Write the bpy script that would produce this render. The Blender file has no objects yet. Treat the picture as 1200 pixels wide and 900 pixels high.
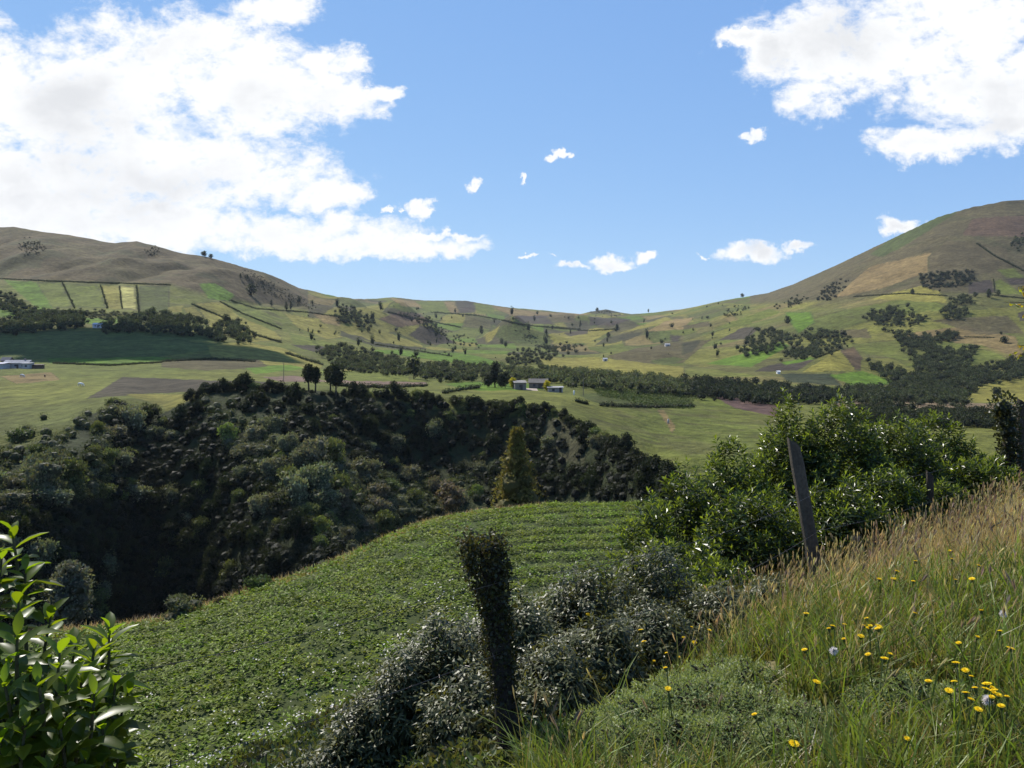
import bpy, math, random
import numpy as np
from mathutils import Vector

# ------------------------------------------------------------------ camera, sky, sun, exposure
SC = bpy.context.scene
COL = SC.collection
F = 930.0                      # focal length in photo pixels (photo is 1200 x 900)
HOR = 400.0                    # photo row of the true horizon
cam_d = bpy.data.cameras.new("camera")
cam = bpy.data.objects.new("camera", cam_d)
COL.objects.link(cam)
cam.location = (0, 0, 0)
cam.rotation_euler = (math.radians(90), 0, 0)
cam_d.sensor_width = 36.0
cam_d.lens = F / 1200 * 36
cam_d.shift_y = -(450 - HOR) / 1200
cam_d.clip_start = 0.05
cam_d.clip_end = 60000
SC.camera = cam

SUN_AZ, SUN_EL = -37.0, 45.0   # degrees; azimuth from the view direction, minus = left
a_, e_ = math.radians(SUN_AZ), math.radians(SUN_EL)
SUN = Vector((math.sin(a_) * math.cos(e_), math.cos(a_) * math.cos(e_), math.sin(e_)))
sl = bpy.data.lights.new("sun", 'SUN')
sl.energy = 4.8
sl.angle = math.radians(0.5)
sl.color = (1.0, 0.95, 0.86)
so = bpy.data.objects.new("sun", sl)
COL.objects.link(so)
so.location = (0, 0, 60)
so.rotation_euler = (-SUN).to_track_quat('-Z', 'Y').to_euler()

SC.view_settings.view_transform = 'Standard'
SC.view_settings.look = 'None'
SC.view_settings.exposure = 0.68
SC.view_settings.gamma = 1.0
SC.view_settings.use_curve_mapping = False
SC.render.engine = 'CYCLES'
SC.cycles.max_bounces = 6
SC.cycles.diffuse_bounces = 2
SC.cycles.glossy_bounces = 2
SC.cycles.transmission_bounces = 4
SC.cycles.volume_bounces = 0
SC.cycles.transparent_max_bounces = 6

SKY_STRENGTH = 0.11
world = bpy.data.worlds.new("World")
SC.world = world
world.use_nodes = True


def build_world():
    nt = world.node_tree
    nt.nodes.clear()
    N, L = nt.nodes.new, nt.links.new
    out = N('ShaderNodeOutputWorld')
    sky = N('ShaderNodeTexSky')
    sky.sky_type = 'NISHITA'
    sky.sun_disc = False
    sky.sun_elevation = e_
    sky.sun_rotation = a_
    sky.altitude = 3000
    sky.air_density = 1.0
    sky.dust_density = 0.1
    sky.ozone_density = 2.5
    bg = N('ShaderNodeBackground')
    bg.inputs['Strength'].default_value = SKY_STRENGTH
    # softer gradient than the clear-air model: per-channel power and gain
    ss, cc_ = N('ShaderNodeSeparateColor'), N('ShaderNodeCombineColor')
    L(sky.outputs[0], ss.inputs[0])
    for i, (pw, gn) in enumerate(((0.568, 1.131), (0.44, 1.733), (0.229, 3.39))):
        a, b = N('ShaderNodeMath'), N('ShaderNodeMath')
        a.operation, b.operation = 'POWER', 'MULTIPLY'
        a.inputs[1].default_value, b.inputs[1].default_value = pw, gn
        L(ss.outputs[i], a.inputs[0])
        L(a.outputs[0], b.inputs[0])
        L(b.outputs[0], cc_.inputs[i])
    L(cc_.outputs[0], bg.inputs['Color'])
    # clouds: lumps of fractal noise laid out by world direction
    tc = N('ShaderNodeTexCoord')
    sep = N('ShaderNodeSeparateXYZ')
    L(tc.outputs['Generated'], sep.inputs[0])

    def m(op, a, b=None, c=None):
        n = N('ShaderNodeMath')
        n.operation = op
        for i, v in enumerate((a, b, c)):
            if v is None:
                continue
            if isinstance(v, (int, float)):
                n.inputs[i].default_value = v
            else:
                L(v, n.inputs[i])
        return n.outputs[0]
    yy = m('MAXIMUM', sep.outputs['Y'], 0.05)
    X = m('DIVIDE', sep.outputs['X'], yy)
    Z = m('DIVIDE', sep.outputs['Z'], yy)
    comb = N('ShaderNodeCombineXYZ')
    L(X, comb.inputs[0])
    L(Z, comb.inputs[1])

    def vm(op, a, b):
        n = N('ShaderNodeVectorMath')
        n.operation = op
        for i, v in enumerate((a, b)):
            if isinstance(v, tuple):
                n.inputs[i].default_value = v
            else:
                L(v, n.inputs[i])
        return n

    def noise(scale, detail, rough, dist, sx=1.0, sy=1.0, off=(0, 0, 0)):
        mp = N('ShaderNodeMapping')
        mp.inputs['Scale'].default_value = (sx, sy, 1)
        mp.inputs['Location'].default_value = off
        mp.inputs['Rotation'].default_value = (0, 0, math.radians(-12))
        L(comb.outputs[0], mp.inputs[0])
        n = N('ShaderNodeTexNoise')
        n.inputs['Scale'].default_value = scale
        n.inputs['Detail'].default_value = detail
        n.inputs['Roughness'].default_value = rough
        n.inputs['Distortion'].default_value = dist
        L(mp.outputs[0], n.inputs['Vector'])
        return n.outputs['Fac'], n.outputs['Color']
    n1, _ = noise(13.0, 10, 0.66, 0.35, 0.9, 1.3)
    n2, _ = noise(4.0, 5, 0.5, 0.3, 1.0, 1.5, (3.1, 1.7, 0))
    _, wc = noise(26.0, 6, 0.65, 0.0, 1, 1, (7.7, 2.2, 0))
    warp = vm('SUBTRACT', wc, (0.5, 0.5, 0.5))
    warp = vm('MULTIPLY', warp.outputs[0], (0.075, 0.05, 0))
    P = vm('ADD', comb.outputs[0], warp.outputs[0]).outputs[0]
    blobs = [
        # bank of cloud on the left
        (90, 135, 190, 112), (20, 230, 230, 75), (110, 262, 230, 44), (215, 62, 155, 56), (325, 12, 62, 24), (300, 112, 125, 60),
        (392, 72, 42, 26), (375, 115, 80, 34), (452, 108, 34, 11), (245, 205, 170, 48), (372, 230, 62, 22),
        (310, 272, 190, 24), (462, 291, 118, 13), (515, 276, 62, 6), (-150, 150, 250, 170),
        # bank of cloud on the right
        (1100, 35, 185, 86), (1000, 55, 130, 66), (905, 65, 44, 44), (868, 44, 30, 14), (955, 118, 46, 32),
        (1150, 110, 130, 58), (1078, 165, 62, 22), (1170, 150, 70, 32), (1290, 60, 170, 130),
        # fair-weather puffs
        (884, 296, 42, 14), (938, 289, 22, 8), (822, 302, 7, 4), (1053, 264, 25, 13), (714, 307, 32, 10),
        (671, 314, 19, 6), (756, 300, 18, 8), (490, 246, 22, 11), (460, 246, 7, 5), (551, 220, 12, 5),
        (658, 181, 13, 5), (616, 208, 4, 7), (880, 159, 12, 7), (620, 302, 9, 2), (650, 301, 9, 2),
        (400, 288, 185, 15), (330, 280, 170, 22), (120, 180, 210, 90),
    ]
    acc = None
    for (cu, cv, ru, rv) in blobs:
        cx, cz = (cu - 600) / F, (HOR - cv) / F
        s = vm('SUBTRACT', P, (cx, cz, 0))
        q = vm('MULTIPLY', s.outputs[0], (F / ru, F / rv, 0))
        d = vm('DOT_PRODUCT', q.outputs[0], q.outputs[0]).outputs['Value']
        f = m('SUBTRACT', 1.0, d)
        if acc is None:
            acc = f
        else:
            n = N('ShaderNodeMath')
            n.operation = 'SMOOTH_MAX'
            L(acc, n.inputs[0])
            L(f, n.inputs[1])
            n.inputs[2].default_value = 0.25
            acc = n.outputs[0]
    n3, _ = noise(46.0, 7, 0.7, 0.2, 0.8, 1.3, (1.3, 5.5, 0))
    nn = m('ADD', m('MULTIPLY', m('SUBTRACT', n1, 0.5), 3.2), m('MULTIPLY', m('SUBTRACT', n3, 0.5), 1.9))
    body = m('ADD', m('ADD', m('MINIMUM', acc, 0.85), 0.22), nn)
    mr = N('ShaderNodeMapRange')
    mr.interpolation_type = 'SMOOTHSTEP'
    mr.inputs['From Min'].default_value = -0.08
    mr.inputs['From Max'].default_value = 1.05
    L(body, mr.inputs['Value'])
    # forward hemisphere only
    fwd = N('ShaderNodeMapRange')
    fwd.inputs['From Min'].default_value = 0.05
    fwd.inputs['From Max'].default_value = 0.2
    L(sep.outputs['Y'], fwd.inputs['Value'])
    alpha = m('MULTIPLY', mr.outputs[0], fwd.outputs[0])
    # thick middles of backlit cloud are greyer
    th = N('ShaderNodeMapRange')
    th.interpolation_type = 'SMOOTHSTEP'
    th.inputs['From Min'].default_value = 0.75
    th.inputs['From Max'].default_value = 1.6
    L(m('ADD', m('ADD', acc, m('MULTIPLY', m('SUBTRACT', n2, 0.5), 3.4)), m('MULTIPLY', nn, 0.25)), th.inputs['Value'])
    cr = N('ShaderNodeMix')
    cr.data_type = 'RGBA'
    cr.inputs['A'].default_value = (0.93, 0.94, 0.95, 1)
    cr.inputs['B'].default_value = (0.72, 0.735, 0.76, 1)
    L(th.outputs[0], cr.inputs['Factor'])
    cb = N('ShaderNodeBackground')
    cb.inputs['Strength'].default_value = 0.70
    L(cr.outputs['Result'], cb.inputs['Color'])
    mix = N('ShaderNodeMixShader')
    L(alpha, mix.inputs[0])
    L(bg.outputs[0], mix.inputs[1])
    L(cb.outputs[0], mix.inputs[2])
    L(mix.outputs[0], out.inputs['Surface'])
    world.cycles.sampling_method = 'MANUAL'
    world.cycles.sample_map_resolution = 512


build_world()
RNG = np.random.default_rng(11)
random.seed(11)


# ------------------------------------------------------------------ small helpers
def tag(o, label=None, cat=None, group=None, kind=None):
    if label:
        o['label'] = label
    if cat:
        o['category'] = cat
    if group:
        o['group'] = group
    if kind:
        o['kind'] = kind
    return o


def empty(name, loc, rz=0.0):
    o = bpy.data.objects.new(name, None)
    o.empty_display_size = 0.2
    o.location = loc
    o.rotation_euler = (0, 0, rz)
    COL.objects.link(o)
    return o


def W(u, v, y):
    """Point seen at photo pixel (u, v) at forward distance y."""
    return np.array([(u - 600) / F * y, y, (HOR - v) / F * y])


def hash2(ix, iy, seed):
    h = (ix.astype(np.int64) * 374761393 + iy.astype(np.int64) * 668265263 + seed * 974711) & 0xffffffff
    h = ((h ^ (h >> 13)) * 1274126177) & 0xffffffff
    return ((h ^ (h >> 16)) & 0xffff) / 65535.0


def vnoise(x, y, seed=0):
    ix, iy = np.floor(x), np.floor(y)
    fx, fy = x - ix, y - iy
    fx, fy = fx * fx * (3 - 2 * fx), fy * fy * (3 - 2 * fy)
    a, b = hash2(ix, iy, seed), hash2(ix + 1, iy, seed)
    c, d = hash2(ix, iy + 1, seed), hash2(ix + 1, iy + 1, seed)
    return (a * (1 - fx) + b * fx) * (1 - fy) + (c * (1 - fx) + d * fx) * fy


def fbm(x, y, seed=0, o=4):
    x, y = np.asarray(x, float), np.asarray(y, float)
    s, amp, tot = np.zeros(np.broadcast(x, y).shape), 1.0, 0.0
    for k in range(o):
        s = s + amp * (vnoise(x * 2 ** k, y * 2 ** k, seed + k * 17) - 0.5)
        tot += amp
        amp *= 0.5
    return s / tot * 2


def smooth01(a, b, x):
    t = np.clip((x - a) / (b - a), 0, 1)
    return t * t * (3 - 2 * t)


class MB:
    """Collects vertices, faces and colours, then links them as one mesh object."""

    def __init__(self):
        self.V, self.C, self.Q, self.T, self.mq, self.mt, self.n = [], [], [], [], [], [], 0

    def add(self, V, quads=None, tris=None, col=(0.5, 0.5, 0.5), mat=0):
        V = np.asarray(V, float).reshape(-1, 3)
        c = np.asarray(col, float)
        if c.ndim == 1:
            c = np.tile(c, (len(V), 1))
        self.V.append(V)
        self.C.append(c)
        if quads is not None and len(quads):
            q = np.asarray(quads, int).reshape(-1, 4) + self.n
            self.Q.append(q)
            self.mq.append(np.full(len(q), mat))
        if tris is not None and len(tris):
            t = np.asarray(tris, int).reshape(-1, 3) + self.n
            self.T.append(t)
            self.mt.append(np.full(len(t), mat))
        self.n += len(V)

    def mesh(self, name, mats, smooth=False):
        V = np.concatenate(self.V)
        C = np.concatenate(self.C)
        Q = np.concatenate(self.Q) if self.Q else np.zeros((0, 4), int)
        T = np.concatenate(self.T) if self.T else np.zeros((0, 3), int)
        mi = np.concatenate(([*self.mq] or [np.zeros(0, int)]) + ([*self.mt] or [np.zeros(0, int)])).astype(np.int32)
        me = bpy.data.meshes.new(name)
        me.vertices.add(len(V))
        me.vertices.foreach_set('co', V.astype(np.float32).ravel())
        nl = Q.size + T.size
        me.loops.add(nl)
        me.loops.foreach_set('vertex_index', np.concatenate([Q.ravel(), T.ravel()]).astype(np.int32))
        me.polygons.add(len(Q) + len(T))
        ls = np.concatenate([np.arange(len(Q)) * 4, Q.size + np.arange(len(T)) * 3]).astype(np.int32)
        me.polygons.foreach_set('loop_start', ls)
        me.polygons.foreach_set('material_index', mi)
        me.polygons.foreach_set('use_smooth', np.full(len(mi), smooth))
        at = me.color_attributes.new('Col', 'FLOAT_COLOR', 'POINT')
        at.data.foreach_set('color', np.concatenate([C, np.ones((len(C), 1))], 1).astype(np.float32).ravel())
        me.update(calc_edges=True)
        me.validate()
        for mt in (mats if isinstance(mats, (list, tuple)) else [mats]):
            me.materials.append(mt)
        return me

    def build(self, name, mats, parent=None, smooth=False, loc=None):
        o = bpy.data.objects.new(name, self.mesh(name, mats, smooth))
        COL.objects.link(o)
        if parent:
            o.parent = parent
        if loc is not None:
            o.location = loc
        return o

    # -- shapes
    def box(self, c, s, col=(.5, .5, .5), rz=0.0, mat=0):
        x, y, z = np.array(s) / 2
        V = np.array([[-x, -y, -z], [x, -y, -z], [x, y, -z], [-x, y, -z], [-x, -y, z], [x, -y, z], [x, y, z], [-x, y, z]])
        ca, sa = math.cos(rz), math.sin(rz)
        V = np.c_[V[:, 0] * ca - V[:, 1] * sa, V[:, 0] * sa + V[:, 1] * ca, V[:, 2]] + np.array(c)
        self.add(V, [[0, 3, 2, 1], [4, 5, 6, 7], [0, 1, 5, 4], [1, 2, 6, 5], [2, 3, 7, 6], [3, 0, 4, 7]], None, col, mat)

    def tube(self, pts, radii, n=6, col=(.5, .5, .5), mat=0, caps=True, jit=0.0):
        pts = np.asarray(pts, float)
        k = len(pts)
        d = np.gradient(pts, axis=0)
        d /= np.linalg.norm(d, axis=1, keepdims=True) + 1e-9
        up = np.array([0.13, 0.31, 0.94]) if abs(d[0][2]) < 0.8 else np.array([0.9, 0.3, 0.1])
        a = np.cross(d, up)
        a /= np.linalg.norm(a, axis=1, keepdims=True) + 1e-9
        b = np.cross(d, a)
        th = np.arange(n) / n * 2 * np.pi
        r = np.broadcast_to(np.asarray(radii, float), (k,))[:, None, None]
        if jit:
            r = r * (1 + jit * RNG.uniform(-1, 1, (k, n, 1)))
        V = pts[:, None, :] + r * (np.cos(th)[None, :, None] * a[:, None, :] + np.sin(th)[None, :, None] * b[:, None, :])
        V = V.reshape(-1, 3)
        i, j = np.meshgrid(np.arange(k - 1), np.arange(n), indexing='ij')
        q = np.stack([i * n + j, i * n + (j + 1) % n, (i + 1) * n + (j + 1) % n, (i + 1) * n + j], -1).reshape(-1, 4)
        t = []
        if caps:
            V = np.concatenate([V, pts[:1], pts[-1:]])
            for j in range(n):
                t.append([k * n, (j + 1) % n, j])
                t.append([k * n + 1, (k - 1) * n + j, (k - 1) * n + (j + 1) % n])
        self.add(V, q, t, col, mat)

    def leaves(self, P, D, Nn, Ln, Wd, col, mat=0, seg=1, droop=0.0):
        """Leaves: base P, direction D, normal Nn, length and width; pointed ovals folded along the midrib."""
        P, D, Nn = (np.asarray(a, float) for a in (P, D, Nn))
        n = len(P)
        D = D / (np.linalg.norm(D, axis=1, keepdims=True) + 1e-9)
        S = np.cross(D, Nn)
        S /= np.linalg.norm(S, axis=1, keepdims=True) + 1e-9
        U = np.cross(S, D)
        Ln = np.broadcast_to(np.asarray(Ln, float), (n,))[:, None]
        Wd = np.broadcast_to(np.asarray(Wd, float), (n,))[:, None]
        col = np.asarray(col, float)
        if col.ndim == 1:
            col = np.tile(col, (n, 1))
        if seg == 1:
            m = P + D * Ln * 0.5
            V = np.stack([P, m + S * Wd * .5 + U * Wd * .15, P + D * Ln - U * Ln * droop, m - S * Wd * .5 + U * Wd * .15], 1).reshape(-1, 3)
            q = np.arange(n * 4).reshape(n, 4)
            self.add(V, q, None, np.repeat(col, 4, 0), mat)
            return
        ts = [0.0, 0.22, 0.5, 0.78, 1.0]
        ws = [0.06, 0.36, 0.5, 0.36, 0.02]
        rows = []
        for t, w in zip(ts, ws):
            c = P + D * Ln * t - U * Ln * droop * t * t
            rows += [c + S * Wd * w + U * Wd * w * .45, c, c - S * Wd * w + U * Wd * w * .45]
        V = np.stack(rows, 1).reshape(-1, 3)
        q = []
        for k in range(4):
            q += [[3 * k, 3 * k + 3, 3 * k + 4, 3 * k + 1], [3 * k + 1, 3 * k + 4, 3 * k + 5, 3 * k + 2]]
        q = (np.arange(n)[:, None, None] * 15 + np.array(q)[None]).reshape(-1, 4)
        self.add(V, q, None, np.repeat(col, 15, 0), mat)

    def blades(self, P, H, lean, Wd, col, tipcol=None, mat=0, curl=1.0):
        """Grass blades in three tapering segments."""
        P, lean = np.asarray(P, float), np.asarray(lean, float)
        n = len(P)
        H = np.asarray(H, float)[:, None]
        a = RNG.uniform(0, np.pi, n)
        S = np.c_[np.cos(a), np.sin(a), np.zeros(n)]
        Wd = np.broadcast_to(np.asarray(Wd, float), (n,))[:, None]
        rows = []
        for t, w in ((0, 1.0), (0.4, 0.85), (0.75, 0.5), (1.0, 0.08)):
            l = np.c_[lean, np.zeros(n)] * H * (t ** (1 + curl))
            z = np.c_[np.zeros(n), np.zeros(n), np.ones(n)] * H * (t - 0.25 * t * t * np.linalg.norm(lean, axis=1)[:, None])
            c = P + l + z
            rows += [c + S * Wd * w * .5, c - S * Wd * w * .5]
        V = np.stack(rows, 1).reshape(-1, 3)
        q = np.array([[0, 1, 3, 2], [2, 3, 5, 4], [4, 5, 7, 6]])
        q = (np.arange(n)[:, None, None] * 8 + q[None]).reshape(-1, 4)
        c0 = np.asarray(col, float)
        c1 = c0 if tipcol is None else np.asarray(tipcol, float)
        cc = np.stack([c0, c0, c0 * .6 + c1 * .4, c0 * .6 + c1 * .4, c0 * .2 + c1 * .8, c0 * .2 + c1 * .8, c1, c1], 1).reshape(-1, 3)
        self.add(V, q, None, cc, mat)


def unit(n, rng=None):
    v = (rng or RNG).normal(size=(n, 3))
    return v / np.linalg.norm(v, axis=1, keepdims=True)


def vary(col, n, amt=0.25, hue=0.12, rng=None):
    rng = rng or RNG
    c = np.tile(np.asarray(col, float), (n, 1))
    c *= (1 + amt * rng.uniform(-1, 1, (n, 1)))
    c *= 1 + hue * rng.uniform(-1, 1, (n, 3))
    return np.clip(c, 0.004, 1)


# ------------------------------------------------------------------ materials
def nodes_of(name):
    m = bpy.data.materials.new(name)
    m.use_nodes = True
    nt = m.node_tree
    nt.nodes.clear()
    out = nt.nodes.new('ShaderNodeOutputMaterial')
    return m, nt, out


def col_noise(nt, scales, amts, rnd=0.0, seedoff=0.0):
    """Attribute colour times fractal mottling (and a per-object random factor)."""
    N, L = nt.nodes.new, nt.links.new
    at = N('ShaderNodeAttribute')
    at.attribute_name = 'Col'
    cur = at.outputs['Color']
    geo = N('ShaderNodeNewGeometry')
    for s, a in zip(scales, amts):
        nz = N('ShaderNodeTexNoise')
        nz.inputs['Scale'].default_value = s
        nz.inputs['Detail'].default_value = 5
        nz.inputs['Roughness'].default_value = 0.6
        L(geo.outputs['Position'], nz.inputs['Vector'])
        mr = N('ShaderNodeMapRange')
        mr.inputs['From Min'].default_value = 0.3
        mr.inputs['From Max'].default_value = 0.7
        mr.inputs['To Min'].default_value = 1 - a
        mr.inputs['To Max'].default_value = 1 + a
        L(nz.outputs['Fac'], mr.inputs['Value'])
        vm = N('ShaderNodeVectorMath')
        vm.operation = 'SCALE'
        L(cur, vm.inputs[0])
        L(mr.outputs[0], vm.inputs['Scale'])
        cur = vm.outputs[0]
    if rnd:
        oi = N('ShaderNodeObjectInfo')
        hs = N('ShaderNodeHueSaturation')
        m1 = N('ShaderNodeMapRange')
        m1.inputs['To Min'].default_value = 1 - rnd
        m1.inputs['To Max'].default_value = 1 + rnd
        L(oi.outputs['Random'], m1.inputs['Value'])
        L(m1.outputs[0], hs.inputs['Value'])
        mm = N('ShaderNodeMath')
        mm.operation = 'MULTIPLY_ADD'
        fr = N('ShaderNodeMath')
        fr.operation = 'FRACT'
        f2 = N('ShaderNodeMath')
        f2.operation = 'MULTIPLY'
        f2.inputs[1].default_value = 7.31
        L(oi.outputs['Random'], f2.inputs[0])
        L(f2.outputs[0], fr.inputs[0])
        L(fr.outputs[0], mm.inputs[0])
        mm.inputs[1].default_value = 0.05
        mm.inputs[2].default_value = 0.475
        L(mm.outputs[0], hs.inputs['Hue'])
        L(cur, hs.inputs['Color'])
        cur = hs.outputs['Color']
    return cur, geo


def leaf_mat(name, rough=0.45, trans=0.35, spec=0.4, rnd=0.0, tint=(1.25, 1.25, 0.6)):
    m, nt, out = nodes_of(name)
    N, L = nt.nodes.new, nt.links.new
    cur, _ = col_noise(nt, [], [], rnd)
    p = N('ShaderNodeBsdfPrincipled')
    p.inputs['Roughness'].default_value = rough
    p.inputs['Specular IOR Level'].default_value = spec
    L(cur, p.inputs['Base Color'])
    t = N('ShaderNodeBsdfTranslucent')
    vm = N('ShaderNodeVectorMath')
    vm.operation = 'MULTIPLY'
    L(cur, vm.inputs[0])
    vm.inputs[1].default_value = tint
    L(vm.outputs[0], t.inputs['Color'])
    mx = N('ShaderNodeMixShader')
    mx.inputs[0].default_value = trans
    L(p.outputs[0], mx.inputs[1])
    L(t.outputs[0], mx.inputs[2])
    L(mx.outputs[0], out.inputs['Surface'])
    return m


def surf_mat(name, scales=(2.0,), amts=(0.15,), rough=0.9, spec=0.2, bump=0.0, bscale=4.0, bdist=0.05, rnd=0.0):
    m, nt, out = nodes_of(name)
    N, L = nt.nodes.new, nt.links.new
    cur, geo = col_noise(nt, scales, amts, rnd)
    p = N('ShaderNodeBsdfPrincipled')
    p.inputs['Roughness'].default_value = rough
    p.inputs['Specular IOR Level'].default_value = spec
    L(cur, p.inputs['Base Color'])
    if bump:
        nz = N('ShaderNodeTexNoise')
        nz.inputs['Scale'].default_value = bscale
        nz.inputs['Detail'].default_value = 6
        nz.inputs['Roughness'].default_value = 0.65
        L(geo.outputs['Position'], nz.inputs['Vector'])
        b = N('ShaderNodeBump')
        b.inputs['Strength'].default_value = bump
        b.inputs['Distance'].default_value = bdist
        L(nz.outputs['Fac'], b.inputs['Height'])
        L(b.outputs[0], p.inputs['Normal'])
    L(p.outputs[0], out.inputs['Surface'])
    return m


M_HILL = surf_mat('hill_grassland', (0.012, 0.06, 0.22), (0.20, 0.32, 0.38), 0.95, 0.1, 0.9, 0.25, 2.5)
M_SOIL = surf_mat('field_soil', (0.8, 6.0), (0.2, 0.3), 0.95, 0.1, 0.6, 5.0, 0.05)
M_RAV = surf_mat('ravine_soil', (0.08, 0.5), (0.3, 0.35), 0.95, 0.1, 0.9, 0.5, 1.0)
M_VERGE = surf_mat('verge_soil', (3.0, 18.0), (0.3, 0.4), 0.95, 0.1, 0.8, 20.0, 0.03)
M_FAR = leaf_mat('far_foliage', 0.7, 0.24, 0.15, 0.0)
M_SHRUB = leaf_mat('shrub_foliage', 0.65, 0.26, 0.12, 0.28)
M_CROP = leaf_mat('crop_leaf', 0.5, 0.45, 0.14)
M_PETAL = leaf_mat('crop_blossom', 0.6, 0.3, 0.3, 0, (1, 1, 1))
M_GLOSS = leaf_mat('glossy_leaf', 0.32, 0.42, 0.45, 0, (1.6, 1.6, 0.5))
M_GREY = leaf_mat('grey_leaf', 0.42, 0.30, 0.30, 0, (1.4, 1.25, 0.5))
M_BROAD = leaf_mat('broad_leaf', 0.36, 0.55, 0.35, 0, (2.2, 2.1, 0.3))
M_HERB = leaf_mat('herb_leaf', 0.5, 0.35, 0.35)
M_GRASS = leaf_mat('grass_blade', 0.45, 0.45, 0.35, 0, (1.2, 1.2, 0.7))
M_FLOWER = leaf_mat('yellow_petal', 0.6, 0.35, 0.2, 0, (1, 1, 1))
M_BARK = surf_mat('bark', (4.0, 25.0), (0.25, 0.35), 0.9, 0.1, 0.8, 25.0, 0.02)
M_TIMBER = surf_mat('weathered_timber', (6.0, 40.0), (0.25, 0.3), 0.9, 0.15, 0.9, 45.0, 0.01)
M_WALL = surf_mat('plaster_wall', (0.5, 3.0), (0.12, 0.15), 0.9, 0.2)
M_ROOF = surf_mat('tin_roof', (0.3, 2.0), (0.25, 0.25), 0.85, 0.12)
M_WIRE = surf_mat('wire_metal', (30.0,), (0.2,), 0.45, 0.5)
M_HIDE = surf_mat('animal_hide', (2.0,), (0.12,), 0.8, 0.2)
M_PLAIN = surf_mat('plain_matter', (2.0,), (0.12,), 0.8, 0.2)

# ------------------------------------------------------------------ the land, as one height field
# For a number of view columns u: (distance, photo row) pairs from near to far.
FN = np.array([0.738, -0.675])          # fence normal, towards the road
FP = np.array([-0.12, 4.5])             # a point of the fence


def fence_s(x, y):
    return (x - FP[0]) * FN[0] + (y - FP[1]) * FN[1]


ED_U = [-1500, -400, -200, 0, 60, 200, 290, 400, 450, 500, 560, 640, 780, 1000, 1300, 2700]
ED_Y = [24, 26, 28, 31.5, 34, 36, 38, 42, 45, 48, 52, 55, 56, 57, 58, 60]
ED_V = [770, 765, 760, 748, 740, 721, 690, 650, 626, 606, 593, 586, 583, 582, 580, 580]


def edge_y(u):
    return np.interp(u, ED_U, ED_Y)


def edge_v(u):
    return np.interp(u, ED_U, ED_V)


LAY_U = [-1500, -200, 0, 60, 110, 150, 190, 240, 300, 360, 420, 500, 570, 620, 660, 700, 730, 770, 820, 900, 1000, 1100, 1200, 1400, 2700]


def lay(ys, vs):
    return np.array(ys, float), np.array(vs, float)


# ravine floor, lower wall, upper wall, rim: rows seen, and how far each stands out from the rim
RIM_Y = np.array([178, 178, 176, 188, 212, 228, 224, 232, 238, 240, 244, 248, 246, 238, 226, 204, 184, 162, 150, 145, 142, 142, 142, 142, 142], float)
OUT_E = np.array([34, 34, 34, 36, 38, 34, 26, 34, 42, 46, 36, 12, 9, 9, 10, 10, 10, 9, 9, 9, 9, 9, 9, 9, 9], float)
OUT_D = np.array([42, 42, 42, 44, 47, 44, 37, 48, 68, 84, 84, 52, 44, 40, 32, 26, 22, 18, 16, 16, 16, 16, 16, 16, 16], float)
OUT_C = np.array([52, 52, 52, 54, 56, 54, 48, 62, 90, 112, 122, 104, 92, 80, 62, 50, 42, 34, 30, 30, 30, 30, 30, 30, 30], float)
L_C = lay(RIM_Y - OUT_C, [745, 745, 745, 745, 745, 745, 745, 745, 750, 760, 770, 770, 765, 765, 765, 770, 780, 790, 800, 810, 810, 810, 810, 810, 810])
L_D = lay(RIM_Y - OUT_D, [670, 670, 670, 660, 645, 640, 640, 630, 620, 640, 645, 615, 600, 600, 610, 625, 650, 670, 690, 700, 700, 700, 700, 700, 700])
L_E = lay(RIM_Y - OUT_E, [600, 600, 600, 580, 555, 560, 565, 535, 520, 528, 545, 540, 535, 530, 535, 560, 575, 592, 600, 600, 600, 600, 600, 600, 600])
L_F = lay(RIM_Y, [545, 545, 538, 516, 482, 468, 480, 457, 452, 454, 458, 465, 473, 475, 482, 504, 527, 556, 570, 575, 575, 575, 575, 575, 575])
L_G = lay([310, 310, 305, 305, 310, 315, 320, 320, 325, 325, 325, 330, 332, 335, 335, 335, 330, 320, 300, 290, 290, 290, 290, 290, 290],
          [449, 449, 449, 448, 447, 446, 445, 445, 446, 448, 450, 453, 453, 454, 456, 462, 467, 478, 487, 492, 494, 495, 496, 496, 496])
L_H = lay([470, 470, 470, 475, 480, 480, 480, 480, 490, 500, 500, 460, 430, 420, 410, 405, 405, 410, 420, 425, 430, 430, 430, 430, 430],
          [420, 420, 421, 421, 420, 419, 419, 420, 424, 430, 434, 441, 447, 449, 451, 453, 455, 458, 461, 467, 471, 473, 474, 474, 474])
L_I = lay([600, 600, 600, 600, 600, 600, 600, 605, 620, 650, 700, 760, 780, 780, 760, 700, 680, 640, 600, 570, 560, 560, 560, 560, 560],
          [386, 386, 386, 387, 387, 387, 388, 392, 401, 409, 416, 424, 428, 429, 431, 434, 436, 440, 444, 450, 459, 462, 462, 462, 462])
L_J = lay([760, 760, 760, 760, 760, 765, 770, 780, 800, 900, 1050, 1300, 1450, 1450, 1400, 1350, 1250, 1150, 1050, 870, 850, 850, 850, 850, 850],
          [363, 363, 363, 363, 363, 364, 366, 373, 385, 388, 388, 401, 403, 405, 406, 406, 407, 409, 411, 410, 402, 396, 392, 390, 390])
L_K = lay([930, 930, 930, 930, 930, 930, 935, 960, 1060, 1200, 1450, 1850, 2050, 2100, 2100, 2050, 1950, 1800, 1600, 1250, 1150, 1100, 1100, 1100, 1100],
          [329, 329, 329, 330, 332, 333, 335, 338, 350, 364, 371, 384, 386, 386, 386, 386, 386, 385, 383, 374, 350, 331, 324, 322, 322])
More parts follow.
